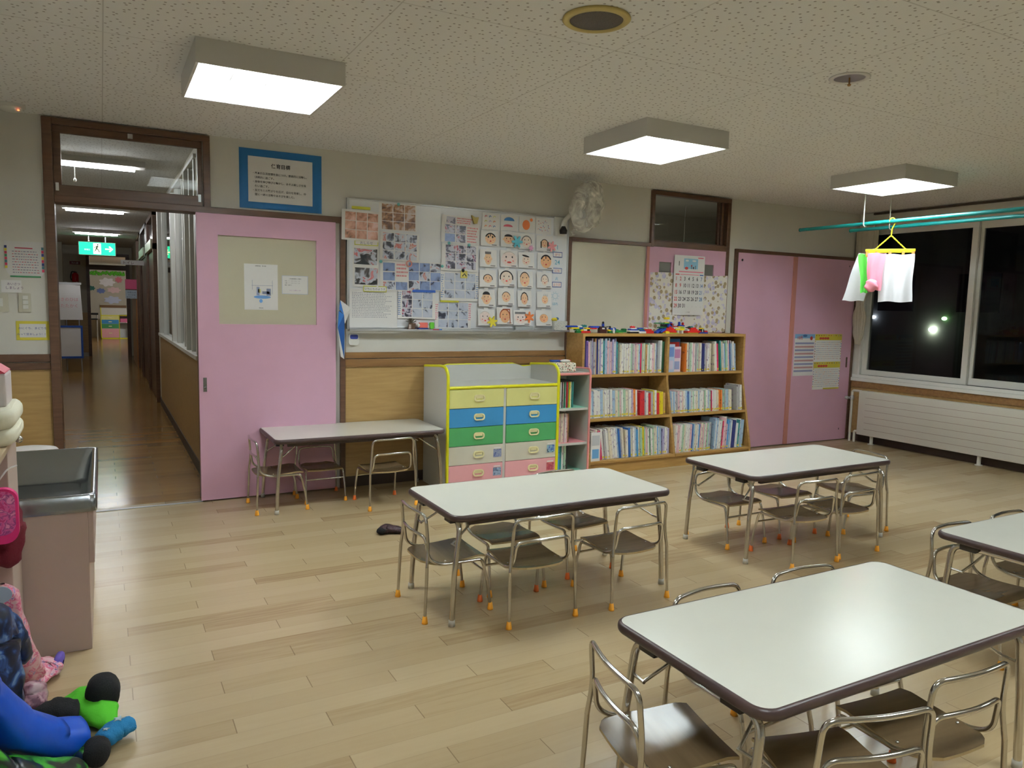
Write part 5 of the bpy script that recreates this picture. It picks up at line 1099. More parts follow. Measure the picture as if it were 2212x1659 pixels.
for dday in range(1, 36):
    rr_, cc_ = divmod(dday-1, 7); n = dday if dday <= 31 else dday-31
    mi = 3 if dday > 31 else (1 if cc_ == 0 or dday in (2, 9) else (2 if cc_ == 6 else 0))
    text_mb(str(n), .052 if dday <= 31 else .02, X0+.033+.0535*cc_, 1.742-.0655*rr_, yc-.0008, 'CENTER', .0009 if dday <= 31 else 0, mb, mi, sx=.78)
text_mb('こども園', .012, (X0+X1)/2, 1.43, yc-.0008, 'CENTER', 0, mb, 0)
sheet_ = [c_ for c_ in t.children if c_.name.startswith('sheet')][0]; sm_ = MB().box(X0, yc, 1.405, X1, yc+.003, 1.985, 0); sm_.add(mb.v, mb.f); sm_.m = [0]*6+[k+1 for k in mb.m]
sheet_.data = sm_.mesh('sheet', [M_paper]+cm, OFF[sheet_.name])
# lunch and menu sheets on the closet
def menu(x0, z0, x1, z1, y, c1, c2, lb, sd, wide):
    t = thing('menu_sheet', lb, 'notice', ((x0+x1)/2, y, (z0+z1)/2), 'sheets on the pink closet door')
    part('sheet', MB().box(x0, y-.0012, z0, x1, y, z1), M_paper, t)
    mb = MB(); q = random.Random(sd); w, h = x1-x0, z1-z0; yy = y-.0018
    if wide:
        mb.quad(x0, z1-h*.1, x1, z1, yy, 0)
        for k in range(9): z_ = z1-h*(.22+.083*k); mb.quad(x0+.01, z_-h*.022, x1-.01, z_+h*.022, yy, 1 if k % 2 else 2)
        mb.disc(x0+w*.82, z1-h*.1, .022, .022, yy-.0005, 3, 14).disc(x0+w*.5, z1-h*.04, .035, .014, yy-.0005, 4, 14)
    else:
        for top in (z1, z1-h*.5):
            mb.quad(x0, top-h*.11, x1, top, yy, 0)
            for k in range(11): mb.disc(x0+.02+(w-.04)*k/10, top-h*.025, .007, .007, yy-.0004, q.choice((1, 2, 3, 4)), 8)
            for k in range(4): mb.disc(x0+w*(.2+.09*k), top-h*.075, .022, .013, yy-.0006, q.choice((1, 3)), 10)
            for k in range(8):
                for s in (x0+.008, x1-.008): mb.disc(s, top-h*(.13+.045*k), .0065, .0065, yy, q.choice((0, 1, 2, 4)), 8)
            for r_ in range(9):
                u = x0+.03
                while u < x1-.03:
                    s = q.uniform(.006, .02); mb.quad(u, top-h*(.15+.037*r_), u+s, top-h*(.15+.037*r_)+.004, yy, q.choice((2, 3, 4, 5, 5))); u += s+.008
        mb.quad(x0+w*.4, z0, x1, z0+.016, yy-.0004, 0)
    part('print', mb, [c1, c2, P_('menu_grey_blue', 150, 154, 190), P_('menu_red', 196, 70, 60), P_('menu_blue', 70, 120, 180), P_('menu_text', 170, 160, 160)], t)
    return t
ta = menu(6.625, .762, 6.945, 1.222, D-.0345, P_('menu_sky', 130, 180, 220), P_('menu_line', 196, 150, 150), 'white sheet with blue heading and horizontal lines on the pink closet', 1, True)
part('heading', text_mb('10月', .045, 6.66, 1.165, D-.0368, 'LEFT', .0008), P_('menu_red', 196, 70, 60), ta)
menu(6.95, .60, 7.395, 1.222, D-.0345, P_('menu_yellow', 214, 200, 70), P_('menu_brown', 150, 90, 50), 'taller sheet with two yellow-headed calendars on the pink closet', 2, False)
# left of the doorway
t = thing('sign_sheet', 'laminated notice with a colourful patterned border left of the doorway', 'notice', (-.43, D, 1.67))
part('sheet', MB().prism([(-.525, 1.79), (-.315, 1.79), (-.315, 1.60), (-.335, 1.565), (-.50, 1.565), (-.525, 1.62)], D-.004, D-.001), P_('laminate_white', 220, 218, 216, .25), t)
mb = MB(); cs = [P_('b_navy', 50, 60, 130), P_('b_red', 206, 60, 90), P_('b_yellow', 220, 200, 60), P_('b_green', 60, 140, 90), P_('b_teal', 70, 120, 130)]
for k in range(8): mb.quad(-.328, 1.60+.02*k, -.315, 1.618+.02*k, D-.0046, [1, 4, 0, 1, 2, 0, 1, 4][k]); mb.quad(-.525, 1.62+.018*k, -.512, 1.636+.018*k, D-.0046, [2, 1, 4, 1, 3, 1, 2, 0][k])
mb.quad(-.50, 1.565, -.335, 1.575, D-.0046, 3)
part('border_print', mb, cs, t)
mb = MB(); q = random.Random(5); mb.quad(-.47, 1.745, -.375, 1.752, D-.0046, 1)
for r_ in range(9):
    u = -.485
    while u < -.35: s = q.uniform(.005, .014); mb.quad(u, 1.725-.0165*r_, u+s, 1.729-.0165*r_, D-.0046, 0 if q.random() < .8 else 1); u += s+.005
part('print', mb, [P_('notice_text', 110, 100, 130), P_('notice_head', 190, 60, 80)], t)
text_sheet('small_notice', -.55, 1.468, -.442, 1.545, D-.001, 'small white note pinned below the colourful notice', 'note', [('あいさつ', -.52, 1.515, .018, 'LEFT', P_('plum_ink', 110, 70, 120)), ('しましょう', -.53, 1.49, .02, 'LEFT', P_('plum_ink', 110, 70, 120))])
t = thing('light_switch', 'beige switch plate with rockers above the yellow sign', 'switch', (-.43, D, 1.4))
part('plate', MB().prism(rrect(-.462, 1.345, -.395, 1.465, .006), D-.008, D-.0005), P_('switch_plate', 200, 196, 178, .4), t)
for k in range(3): part('rocker', MB().box(-.44, D-.012, 1.365+.03*k, -.41, D-.008, 1.39+.03*k), M_white, t, .001)
t = thing('wall_socket', 'beige wall plate at the far left edge of the photo', 'switch', (-.56, D, 1.4))
part('plate', MB().prism(rrect(-.60, 1.345, -.515, 1.462, .006), D-.008, D-.0005), P_('switch_plate', 200, 196, 178, .4), t)
part('rocker', MB().box(-.58, D-.011, 1.38, -.545, D-.008, 1.43), M_white, t)
text_sheet('yellow_sign', -.482, 1.165, -.302, 1.288, D-.001, 'yellow bordered sign with blue kana beside the door frame', 'sign',
           [('おにぐち、まどりを', -.392, 1.236, .0175, 'CENTER', P_('sign_blue', 50, 70, 150)), ('みって登ましょう！！', -.396, 1.198, .0165, 'CENTER', P_('sign_blue', 50, 70, 150))], P_('sign_yellow', 214, 200, 70), .018)

# ================================================================ WINDOW SIDE
t = thing('radiator', 'long low cream radiator panel below the window', 'radiator', (XW-.1, 4, 0))
part('panel', MB().box(XW-.125, 1.2, .095, XW-.05, 5.47, .595), M_radi, t, .006)
gv = MB()
for k in range(6): gv.box(XW-.1262, 1.22, .165+.0705*k, XW-.125, 5.38, .168+.0705*k)
part('groove', gv, P_('radiator_groove', 150, 120, 110), t)
for y in (5.30, 4.12, 2.9): part('foot', MB().lathe([(0, 0), (.035, 0), (.035, .006), (.018, .01), (.018, .085), (.026, .098), (0, .098)], (XW-.088, y, 0), 0, 16), M_radi, t)
part('pipe', MB().tube(fillet([(XW-.09, 5.58, 0), (XW-.09, 5.58, .585), (XW-.09, 5.46, .585)], .03), .014, seg=10).tube(fillet([(XW-.09, 5.52, 0), (XW-.09, 5.52, .125), (XW-.09, 5.46, .125)], .02), .014, seg=10), M_radi, t)
part('valve', MB().blob((XW-.09, 5.58, .50), (.024, .024, .034)).tube([(XW-.09, 5.58, .50), (XW-.15, 5.60, .50)], .012, seg=10).blob((XW-.155, 5.602, .50), (.022, .022, .022)), M_alu, t)
M_pole = mat('teal_painted_pole', rgb(20, 130, 128), .3)
POL = ((5.95, 5.10, -1.4, 2.25, (4.40, 2.2, .2)), (6.34, 4.84, -1.4, 2.25, (4.42, 2.2, .2)))
for i, (x, ya, yb_, z, hk) in enumerate(POL):
    t = thing('hanging_pole', ['teal drying pole carrying the yellow hanger', 'teal drying pole closer to the window, nothing on it'][i], 'pole', (x, ya, z), 'ceiling hung drying poles')
    part('pole', MB().tube([(x, ya, z), (x, yb_, z)], .0165, seg=16), M_pole, t)
    part('end_cap', MB().tube([(x, ya+.008, z), (x, ya, z)], .018, seg=16), P_('dark_teal_cap', 20, 80, 80), t)
for i, (x, ya, yb_, z, hk) in enumerate(POL):
    for k, y in enumerate(hk):
        pts = [(x, y, H), (x, y, z+.05)]+[(x+.028*math.sin(a)*0, y+.0-.026*math.sin(a), z+.0-.026*math.cos(a)*-1*(-1)) for a in ()]
        pts = [(x-.024, y, H), (x-.024, y, z)]+[(x-.024*math.cos(a), y, z-.024*math.sin(a)) for a in [PI*j/10 for j in range(1, 9)]]
        solo('ceiling_hook', MB().tube(pts, .005, seg=8), M_white, 'thin white ceiling hook holding the %s pole, %s' % (['near', 'window side'][i], ['seen left of centre of the window', 'second along the pole', 'farthest along the pole'][k]), 'hook', 'ceiling hooks for the drying poles')
# clothes hanger
hx, hy, hz = 5.95, 4.14, 2.25
vd = Vector((hx, hy, 0)).normalized(); hd = Vector((vd.y, -vd.x, 0))       # direction of the bar
def hp_(s, z, o=0.0): return (hx+hd.x*s+vd.x*o, hy+hd.y*s+vd.y*o, z)
M_hy = mat('yellow_hanger_plastic', rgb(234, 220, 40), .35); M_or = P_('orange_peg', 240, 140, 70, .4)
t = thing('clothes_hanger', 'yellow peg hanger hooked on the teal pole with laundry', 'hanger', (hx, hy, hz))
hkp = [hp_(.02*math.cos(a), hz+.004+.024*math.sin(a)) for a in [PI*(-.1+1.25*j/12) for j in range(13)]]
part('hook', MB().tube([hp_(0, 2.13), hp_(.004, 2.19), hp_(.026, 2.235)]+hkp, .0055, seg=8), M_hy, t)
rope = MB()
for s in (-1, 1):
    for ph in (0, PI): rope.tube([hp_(s*(.125*k/16)+.004*math.sin(ph+k*1.4), 2.13-.125*k/16, .004*math.cos(ph+k*1.4)) for k in range(17)], .0042, seg=6)
part('cord', rope, M_hy, t)
rot = Matrix.Rotation(math.atan2(hd.y, hd.x), 3, 'Z')
HB = 2.0
bar = MB()
for o in (-.075, .075): bar.obox(hp_(0, HB, o), (.19, .006, .011), rot)
for s in (-.185, .185): bar.obox(hp_(s, HB), (.006, .078, .011), rot)
part('frame', bar, M_hy, t, .003)
for k, s in enumerate((-.175, -.105, -.0, .10, .175)):
    part('peg', MB().obox(hp_(s, HB-.03, -.075), (.011, .005, .022), rot).obox(hp_(s+.004, HB-.045, -.075), (.006, .007, .012), rot), M_or, t, .002)
def drape(nm, s0, s1, z0, z1, o, m, lb, cat, amp=.008, fr=18, slant=0.0, narrow=0.0, o1=0.0, sd=1):
    q = random.Random(sd); p1, p2 = q.uniform(0, 6), q.uniform(0, 6)
    def f(u, v, d=0.0):
        sc = 1-narrow*v; s = (s0+s1)/2+((s1-s0)*(u-.5))*sc+slant*v
        return hp_(s+.004*math.sin(v*7+p1), z1+(z0-z1)*v+.004*math.sin(u*9+p2), o+o1*v+amp*(.4+v)*math.sin(u*fr+p1+v*1.3)+d)
    mb = MB().surf(f, 24, 18).surf(lambda u, v: f(1-u, v, .004), 24, 18)
    rim = [(u/24, 0) for u in range(25)]+[(1, v/18) for v in range(1, 19)]+[(1-u/24, 1) for u in range(1, 25)]+[(0, 1-v/18) for v in range(1, 18)]
    n = len(rim); mb.add([f(*r_) for r_ in rim]+[f(r_[0], r_[1], .004) for r_ in rim], [(i, (i+1) % n, (i+1) % n+n, i+n) for i in range(n)], 0, True)
    return solo(nm, mb, m, lb, cat, 'laundry on the yellow hanger')
tow = mat('white_terry', rgb(236, 236, 240), .95, bump=.5, bscale=300)
drape('towel', -.065, .185, 1.565, 1.965, -.085, tow, 'white towel pegged to the front right of the yellow hanger', 'towel', .009, 13, .0, -.05)
drape('pink_cloth', -.175, -.03, 1.66, 1.975, -.100, P_('pink_shirt_cloth', 246, 158, 178, .85), 'pink garment hanging between the green and white cloths', 'garment', .010, 9, -.0, .30, sd=3)
solo('bundled_sleeve', MB().surf(lambda u, v: hp_(-.125+.052*math.sin(PI*v)*math.cos(2*PI*u)*(1+.12*math.sin(9*2*PI*u*0+6*v*PI)), 1.70-.055*math.cos(PI*v)*(1+.0*u), -.115+.035*math.sin(PI*v)*math.sin(2*PI*u)+.006*math.sin(14*u+9*v)), 24, 14), P_('pink_shirt_cloth', 246, 158, 178, .85), 'knotted pink bundle at the bottom of the pink garment', 'garment', 'laundry on the yellow hanger')
drape('green_cloth', -.245, -.175, 1.64, 1.975, -.03, P_('green_cloth', 92, 206, 74, .85), 'bright green cloth at the left side of the yellow hanger', 'cloth', .006, 8, .035, .15, sd=5)
drape('towel', -.25, -.11, 1.57, 1.985, .068, tow, 'white towel slanting at the far left of the hanger', 'towel', .006, 7, -.09, -.25, .02, sd=7)
# tied curtain in the corner
def cur(u, v):
    z = 2.43-1.32*v; prof_ = [(0, .125, 5.545), (.35, .125, 5.545), (.52, .10, 5.56), (.60, .055, 5.575), (.66, .045, 5.58), (.76, .080, 5.575), (.9, .065, 5.575), (1, .03, 5.575)]
    for (a, ra, ca), (b, rb, cb_) in zip(prof_, prof_[1:]):
        if a <= v <= b: k = (v-a)/(b-a); k = k*k*(3-2*k); r_ = ra+(rb-ra)*k; c_ = ca+(cb_-ca)*k; break
    an = 2*PI*u; w = 1+.10*math.sin(13*an+3*v)
    return (XW-.068+.036*math.sin(an)*w*(r_/.125)**.5, c_+r_*math.cos(an)*w, z)
solo('lace_curtain', MB().surf(cur, 90, 40), mat('cream_lace', rgb(206, 198, 178), .9, alpha=.93), 'cream curtain gathered and tied in the corner by the window', 'curtain')

# ================================================================ BRICK TOYS ON THE BOOKSHELF
BC = {'R': P_('brick_red', 206, 40, 34, .3), 'B': P_('brick_blue', 34, 70, 180, .3), 'Y': P_('brick_yellow', 236, 210, 36, .3), 'G': P_('brick_green', 30, 120, 60, .3), 'L': P_('brick_lime', 160, 200, 50, .3),
      'W': P_('brick_white', 232, 232, 228, .3), 'K': P_('brick_black', 30, 28, 30, .3), 'N': P_('brick_dark_brown', 70, 36, 30, .3), 'T': P_('brick_teal', 30, 130, 130, .3)}
def toy(x, y, lb, bricks, rot=0.0, name='brick_toy'):
    """bricks: (colour, x0, z0, length, height, depth, y offset, tilt)"""
    t = thing(name, lb, 'toy', (0, 0, 0), 'building brick toys on top of the bookshelf')
    for b in bricks:
        c, bx, bz, L, hh, dp = b[:6]; oy = b[6] if len(b) > 6 else 0; ti = b[7] if len(b) > 7 else 0
        mb = MB(); R_ = Matrix.Rotation(-ti, 3, 'Y'); ce = Vector((bx+L/2, oy, bz+hh/2)); mb.obox(ce, (L/2, dp/2, hh/2), R_)
        n = max(1, int(L/.017)); m_ = max(1, int(dp/.017))
        for i in range(n):
            for j in range(m_):
                p = ce + R_ @ Vector((-L/2+L*(i+.5)/n, -dp/2+dp*(j+.5)/m_, hh/2)); mb.lathe([(.0052, 0), (.0052, .0035), (0, .0035)], p, 0, 8, R_)
        part('brick', mb, BC[c], t, .0008)
    t.location = (x, y, 1.2325); t.rotation_euler.z = rot
TY = 5.50
toy(3.555, TY, 'wide winged toy plane of blue, yellow and red bricks at the shelf\'s left end', [('G', .10, 0, .05, .02, .03), ('R', .15, 0, .10, .018, .04), ('Y', .14, .018, .03, .014, .04), ('K', .215, .018, .03, .02, .03), ('W', .18, .018, .035, .016, .03), ('B', .12, .034, .05, .016, .03), ('B', 0.0, .050, .11, .012, .035), ('Y', .04, .036, .085, .013, .04), ('G', .09, .024, .06, .012, .04), ('W', .11, .05, .05, .014, .03), ('T', .16, .052, .05, .018, .03), ('B', .25, .045, .12, .014, .035), ('R', .24, .034, .08, .012, .04), ('Y', .20, .034, .06, .01, .04)], .04)
toy(3.90, TY, 'small dark brick tower with a figure holding a stick', [('N', .0, 0, .075, .034, .04), ('W', .025, .034, .03, .014, .03), ('N', .0, .034, .022, .022, .04), ('K', .055, .034, .02, .016, .03), ('K', .03, .048, .025, .012, .02), ('B', .035, .06, .018, .024, .018), ('K', .037, .084, .015, .016, .015), ('K', .045, .052, .07, .004, .006, -.01, .12)])
toy(3.995, TY, 'tiny blue, white and green brick vehicle beside the dark tower', [('G', .01, 0, .07, .018, .035), ('W', .045, .0, .016, .03, .02, -.02), ('Y', 0, .018, .03, .014, .03), ('B', .02, .028, .03, .018, .03), ('B', .065, .02, .018, .028, .03), ('W', .05, .03, .018, .014, .03), ('K', .022, .046, .012, .014, .012)])
toy(4.10, TY+.03, 'long low green brick crocodile shape', [('G', 0, .006, .12, .018, .035), ('G', .08, .024, .04, .014, .035), ('G', .0, .024, .03, .01, .03), ('L', .03, 0, .05, .006, .04)])
toy(4.215, TY-.02, 'white, blue and red brick boat with a black base', [('K', .0, 0, .10, .014, .045), ('W', -.005, .014, .11, .012, .05), ('B', .005, .026, .09, .012, .045), ('W', .02, .038, .06, .01, .04), ('R', .025, .048, .04, .016, .03), ('W', .11, 0, .08, .018, .04), ('B', .12, .018, .06, .01, .04)])
toy(4.335, TY, 'red brick house shape with green and blue slabs', [('R', .03, 0, .14, .022, .06), ('R', .06, .022, .09, .016, .05), ('G', -.02, .024, .09, .014, .04), ('B', .0, .038, .07, .01, .04), ('W', .055, .04, .05, .01, .04), ('Y', .05, .038, .03, .008, .04), ('W', .0, 0, .03, .012, .05)])
toy(4.52, TY-.02, 'big red and blue brick helicopter with green rotor, tallest toy on the shelf', [('R', .06, 0, .17, .03, .08), ('Y', .09, 0, .04, .02, .02, -.05), ('R', .09, .03, .11, .02, .06), ('B', .0, .012, .085, .018, .05, 0, .5), ('B', .035, .02, .07, .016, .05, -.02, .5), ('K', .08, .055, .05, .03, .04), ('G', .05, .05, .07, .008, .06), ('R', .15, .03, .05, .03, .05, 0, -.7), ('R', .19, .008, .08, .016, .05, 0, -.8), ('B', .15, .06, .04, .03, .04), ('R', .17, .075, .03, .02, .04), ('B', .165, .095, .03, .012, .03), ('G', .0, .09, .16, .007, .04), ('Y', .11, .097, .06, .006, .03), ('L', .06, 0, .19, .005, .1)])
toy(4.72, TY+.06, 'tall white and yellow brick tower behind the helicopter', [('W', 0, 0, .05, .06, .04), ('W', .005, .06, .04, .04, .03), ('W', .01, .10, .03, .03, .03), ('Y', -.02, .13, .05, .018, .03), ('W', .03, .13, .03, .03, .03), ('W', .02, .16, .04, .012, .03)])
toy(4.765, TY-.01, 'white and yellow brick animal on four legs with a purple rider', [('W', .02, 0, .018, .03, .02, -.015), ('W', .075, 0, .018, .03, .02, -.015), ('K', .045, 0, .014, .022, .02, .02), ('Y', .0, .03, .11, .018, .04), ('W', -.02, .042, .09, .012, .035), ('Y', .04, .052, .05, .016, .03), ('L', .06, .048, .05, .01, .04), ('R', -.05, .062, .09, .006, .02), ('B', .045, .068, .07, .01, .03), ('B', .05, .078, .016, .03, .02), ('R', .095, .072, .014, .03, .02)])
toy(4.915, TY, 'rounded red brick car on a lime green plate', [('L', .01, 0, .12, .005, .07), ('R', .0, .005, .15, .018, .06), ('W', .005, .023, .03, .014, .04), ('R', .04, .023, .09, .018, .05), ('R', .05, .041, .065, .014, .045), ('T', .04, .055, .04, .012, .03), ('K', .01, .05, .04, .008, .03)])
toy(5.075, TY, 'small blue and red brick car with a black and white cab, rightmost toy', [('B', 0, 0, .105, .012, .05), ('R', .07, .012, .035, .014, .04), ('R', .0, .012, .02, .014, .04), ('K', .02, .012, .018, .03, .03), ('W', .036, .012, .014, .028, .03), ('K', .05, .012, .014, .028, .03), ('Y', .02, .042, .04, .01, .03)])

# ================================================================ LEFT FOREGROUND: LOCKER, SINK, BIN, WINTER CLOTHES
M_tan = mat('greyish_tan_melamine', rgb(192, 172, 160), .5, var=.015)
t = thing('locker_unit', 'greyish tan cupboard at the far left with clothes hanging on its side', 'cupboard', (-.54, 2.6, 0))
part('body', MB().box(XL+.005, 1.9, .0, -.42, 3.10, .93).box(XL+.005, 3.10, 0, -.305, 3.405, .93).box(-.42, 1.9, .90, -.305, 3.10, .93), M_tan, t, .003)
part('top_board', MB().box(XL+.005, 1.88, .93, -.29, 3.41, .95), mat('light_wood_board', rgb(196, 174, 140), .4), t, .003)
part('knob', MB().blob((-.292, 3.37, .905), (.014, .014, .014)).tube([(-.305, 3.37, .905), (-.29, 3.37, .905)], .006, seg=8), M_chrome, t)
hk = MB()
for y in (2.25, 2.5, 2.75, 2.95): hk.tube(fillet([(-.42, y, .86), (-.33, y, .86), (-.322, y, .89)], .012), .004, seg=8)
part('coat_hooks', hk, M_chrome, t)
cu = lambda z, h: MB().surf(lambda u, v: (-.52+(.255+.006*math.sin(9*v*PI+u))*sgn(math.cos(2*PI*u), .35), 3.13+.22*sgn(math.sin(2*PI*u), .35), z+h*v), 40, 6)
def sgn(c, p): return math.copysign(abs(c)**p, c)
def cushion(z, h, lb):
    mb = MB(); mb.surf(lambda u, v: (-.525+.262*sgn(math.cos(2*PI*u), .3)*(1-.06*abs(2*v-1)**3), 3.12+.21*sgn(math.sin(2*PI*u), .3)*(1-.05*abs(2*v-1)**3), z+h*v+.004*math.sin(7*u*PI)*(v > .5)), 48, 8)
    for v in (0, 1):
        ring = [(-.525+.262*sgn(math.cos(2*PI*k/48), .3)*.94, 3.12+.21*sgn(math.sin(2*PI*k/48), .3)*.95, z+h*v+.004*math.sin(7*k/48*PI)*(v > .5)) for k in range(48)]
        mb.add(ring, [tuple(range(48)) if v else tuple(range(47, -1, -1))], 0, False)
    solo('folded_blanket', mb, mat('cream_quilt', rgb(226, 222, 200), .9, bump=.4, bscale=40), lb, 'blanket', 'folded cream blankets on the cupboard')
cushion(.952, .052, 'lower folded cream blanket on the tan cupboard'); cushion(1.008, .06, 'upper folded cream blanket on the tan cupboard')
t = thing('toy_case', 'white and red plastic case with a silver handle on the cream blankets', 'case', (-.42, 3.2, 1.07))
part('case_body', MB().box(-.56, 3.06, 1.070, -.295, 3.24, 1.185), P_('case_white', 216, 206, 204, .4), t, .008)
part('lid', MB().prism([(-.56, 1.185), (-.295, 1.185), (-.335, 1.215), (-.56, 1.215)], 3.06, 3.24), P_('case_red', 186, 60, 80, .4), t, .004)
part('handle', MB().tube(fillet([(-.40, 3.055, 1.08), (-.40, 3.035, 1.08), (-.40, 3.035, 1.19), (-.335, 3.035, 1.19), (-.335, 3.035, 1.08), (-.335, 3.055, 1.08)], .02), .007, seg=10), P_('silver_grey', 170, 172, 176, .3), t)
# low stainless sink
t = thing('sink', 'low children\'s stainless steel sink with tan cabinet below', 'sink', (-.4, 4, 0))
part('cabinet', MB().box(XL+.005, 3.425, 0, -.075, 3.437, .585).box(-.095, 3.437, 0, -.075, 4.46, .485).box(XL+.005, 4.46, 0, -.075, 4.48, .485).box(XL+.005, 3.437, 0, XL+.02, 4.46, .485).box(-.075, 3.43, .365, -.055, 4.48, .585), M_tan, t, .002)
sx0, sx1, sy0, sy1, sz = XL+.01, -.04, 3.415, 4.52, .655
mb = MB(); N8 = 6
def rr(x0, y0, x1, y1, r, z): return [(p[0], p[1], z) for p in rrect(x0, y0, x1, y1, r, N8)]
lay = [rr(sx0, sy0, sx1, sy1, .03, sz-.07), rr(sx0, sy0, sx1, sy1, .03, sz-.004), rr(sx0+.004, sy0+.004, sx1-.004, sy1-.004, .03, sz), rr(sx0+.018, sy0+.018, sx1-.018, sy1-.018, .03, sz), rr(sx0+.024, sy0+.024, sx1-.024, sy1-.024, .04, sz-.006),
       rr(sx0+.05, sy0+.05, sx1-.05, sy1-.05, .07, sz-.15), rr(sx0+.08, sy0+.08, sx1-.08, sy1-.08, .06, sz-.165)]
n = len(lay[0]); mb.add([p for l_ in lay for p in l_], [(i*n+k, i*n+(k+1) % n, (i+1)*n+(k+1) % n, (i+1)*n+k) for i in range(len(lay)-1) for k in range(n)], 0, True)
mb.add(lay[-1], [tuple(range(n))], 0)
part('basin', mb, M_steel, t)
part('drain', MB().lathe([(0, .003), (.04, .003), (.045, 0)], (-.4, 3.95, sz-.165), 0, 20), M_alu, t)
t = thing('waste_bin', 'pale lidded bin standing behind the low sink', 'bin', (-.37, 4.80, 0))
part('bin_body', MB().lathe([(0, 0), (.12, 0), (.13, .59), (0, .59)], (-.37, 4.80, 0), 0, 32), P_('bin_grey', 206, 200, 196, .5), t)
part('lid', MB().lathe([(.138, .585), (.14, .60), (.13, .612), (.08, .622), (0, .625)], (-.37, 4.80, 0), 0, 32), P_('bin_lid', 220, 214, 212, .5), t)

def cloth_tube(pts, radii, mats=0, flat=.6, wr=.08, fr=5, seg=22, sd=1, mb=None, n=24, m=0, hem=False):
    """soft tube of fabric through pts with wrinkles; closed ends"""
    q = random.Random(sd); ph = [q.uniform(0, 6) for _ in range(4)]; pts = [Vector(p) for p in pts]; mb = mb or MB()
    def at(s):
        s = max(0, min(.9999, s))*(len(pts)-1); i = int(s); f = s-i; f = f*f*(3-2*f); return pts[i].lerp(pts[i+1], s-i), radii[i]*(1-f)+radii[i+1]*f
    vs = []
    for j in range(n+1):
        s = j/n; p, r_ = at(s); a, _ = at(s-.02); b, _ = at(s+.02); d = (b-a).normalized(); u = d.cross(Vector((0, 0, 1)))
        u = u.normalized() if u.length > .05 else Vector((1, 0, 0)); w = u.cross(d); e = min(1, (min(s, 1-s)*n/2.2)+.03)**.5 if not (hem and s > .5) else (1.0 if j < n else .05)
        for k in range(seg):
            an = 2*PI*k/seg; rr_ = r_*e*(1+wr*math.sin(fr*an+ph[0]+s*5)+wr*.7*math.sin(s*26+ph[1]+2*an)+wr*.5*math.sin(9*an+s*13+ph[2]))
            vs.append(p+u*math.cos(an)*rr_+w*math.sin(an)*rr_*flat)
    return mb.add(vs, [(j*seg+k, j*seg+(k+1) % seg, (j+1)*seg+(k+1) % seg, (j+1)*seg+k) for j in range(n) for k in range(seg)], m, True)
GW = 'winter clothes by the tan cupboard'
M_blue = mat('blue_nylon', rgb(14, 84, 206), .38, var=.05, bump=.4, bscale=30)
M_bk = mat('black_fleece', rgb(26, 26, 28), .95, bump=1.0, bscale=260)
M_gr = mat('bright_green_fleece', rgb(84, 196, 36), .8, bump=.5, bscale=120)
M_navyp = photo_material('navy_print_nylon', [(.40, rgb(12, 20, 44)), (.52, rgb(18, 36, 76)), (.60, rgb(40, 76, 130)), (.68, rgb(110, 136, 170))], 22, 2)
M_pkf = photo_material('pink_floral_print', [(.36, rgb(236, 196, 204)), (.46, rgb(240, 180, 190)), (.54, rgb(222, 90, 140)), (.6, rgb(240, 200, 206)), (.66, rgb(150, 100, 180)), (.75, rgb(244, 214, 214))], 30, 4)
solo('snow_trousers', cloth_tube([(-.36, 2.38, .52), (-.34, 2.42, .36), (-.27, 2.49, .20), (-.17, 2.56, .10), (-.095, 2.60, .075)], [.05, .075, .085, .078, .07], flat=.75, wr=.03, n=30, hem=True), M_blue, 'bright blue snow trouser leg sliding down onto the floor', 'trousers', GW)
solo('green_trousers', cloth_tube([(-.42, 2.28, .32), (-.30, 2.32, .13), (-.18, 2.40, .06), (-.08, 2.46, .045)], [.09, .10, .075, .04], flat=.8, wr=.06, sd=4), photo_material('green_black_print', [(.42, rgb(20, 30, 20)), (.5, rgb(40, 120, 30)), (.6, rgb(70, 170, 40))], 14, 1), 'green and black garment under the blue snow trousers', 'garment', GW)
solo('navy_jacket', cloth_tube([(-.34, 2.80, .48), (-.345, 2.80, .34), (-.335, 2.78, .20), (-.325, 2.76, .09)], [.05, .075, .08, .07], flat=.8, wr=.06, sd=6), M_navyp, 'navy patterned snow jacket hanging low on the cupboard side', 'jacket', GW)
solo('jacket_sleeve', cloth_tube([(-.31, 2.86, .42), (-.285, 2.88, .31), (-.262, 2.88, .22)], [.03, .04, .032], flat=.9, wr=.06, sd=8, n=16), M_navyp, 'sleeve of the navy patterned jacket sticking out to the right', 'jacket sleeve', GW)
solo('maroon_jacket', cloth_tube([(-.325, 3.02, .78), (-.31, 3.02, .66), (-.305, 3.0, .52)], [.05, .055, .035], flat=.9, wr=.08, sd=9), mat('maroon_fleece', rgb(112, 24, 40), .9, bump=.8, bscale=120), 'dark red fleece jacket hanging below the pink pouch', 'jacket', GW)
t = thing('drawstring_pouch', 'bright pink drawstring pouch with a floral print at the left edge', 'bag', (-.3, 2.93, .7), GW)
pm = MB(); 
pm.prism(rrect(-.40, .635, -.262, .82, .04), 2.895, 2.925, axis='y'); part('pouch_body', pm, P_('pouch_edge_pink', 222, 40, 120, .6), t, .01)
part('print_panel', MB().prism(rrect(-.392, .665, -.27, .812, .034), 2.892, 2.895), photo_material('pouch_print', [(.36, rgb(200, 50, 120)), (.46, rgb(230, 110, 170)), (.55, rgb(150, 50, 120)), (.65, rgb(236, 150, 190))], 46, 3), t)
part('cord', MB().tube(fillet([(-.33, 2.91, .82), (-.29, 2.93, .88), (-.265, 2.95, .885)], .02), .003, seg=6), M_paper, t)
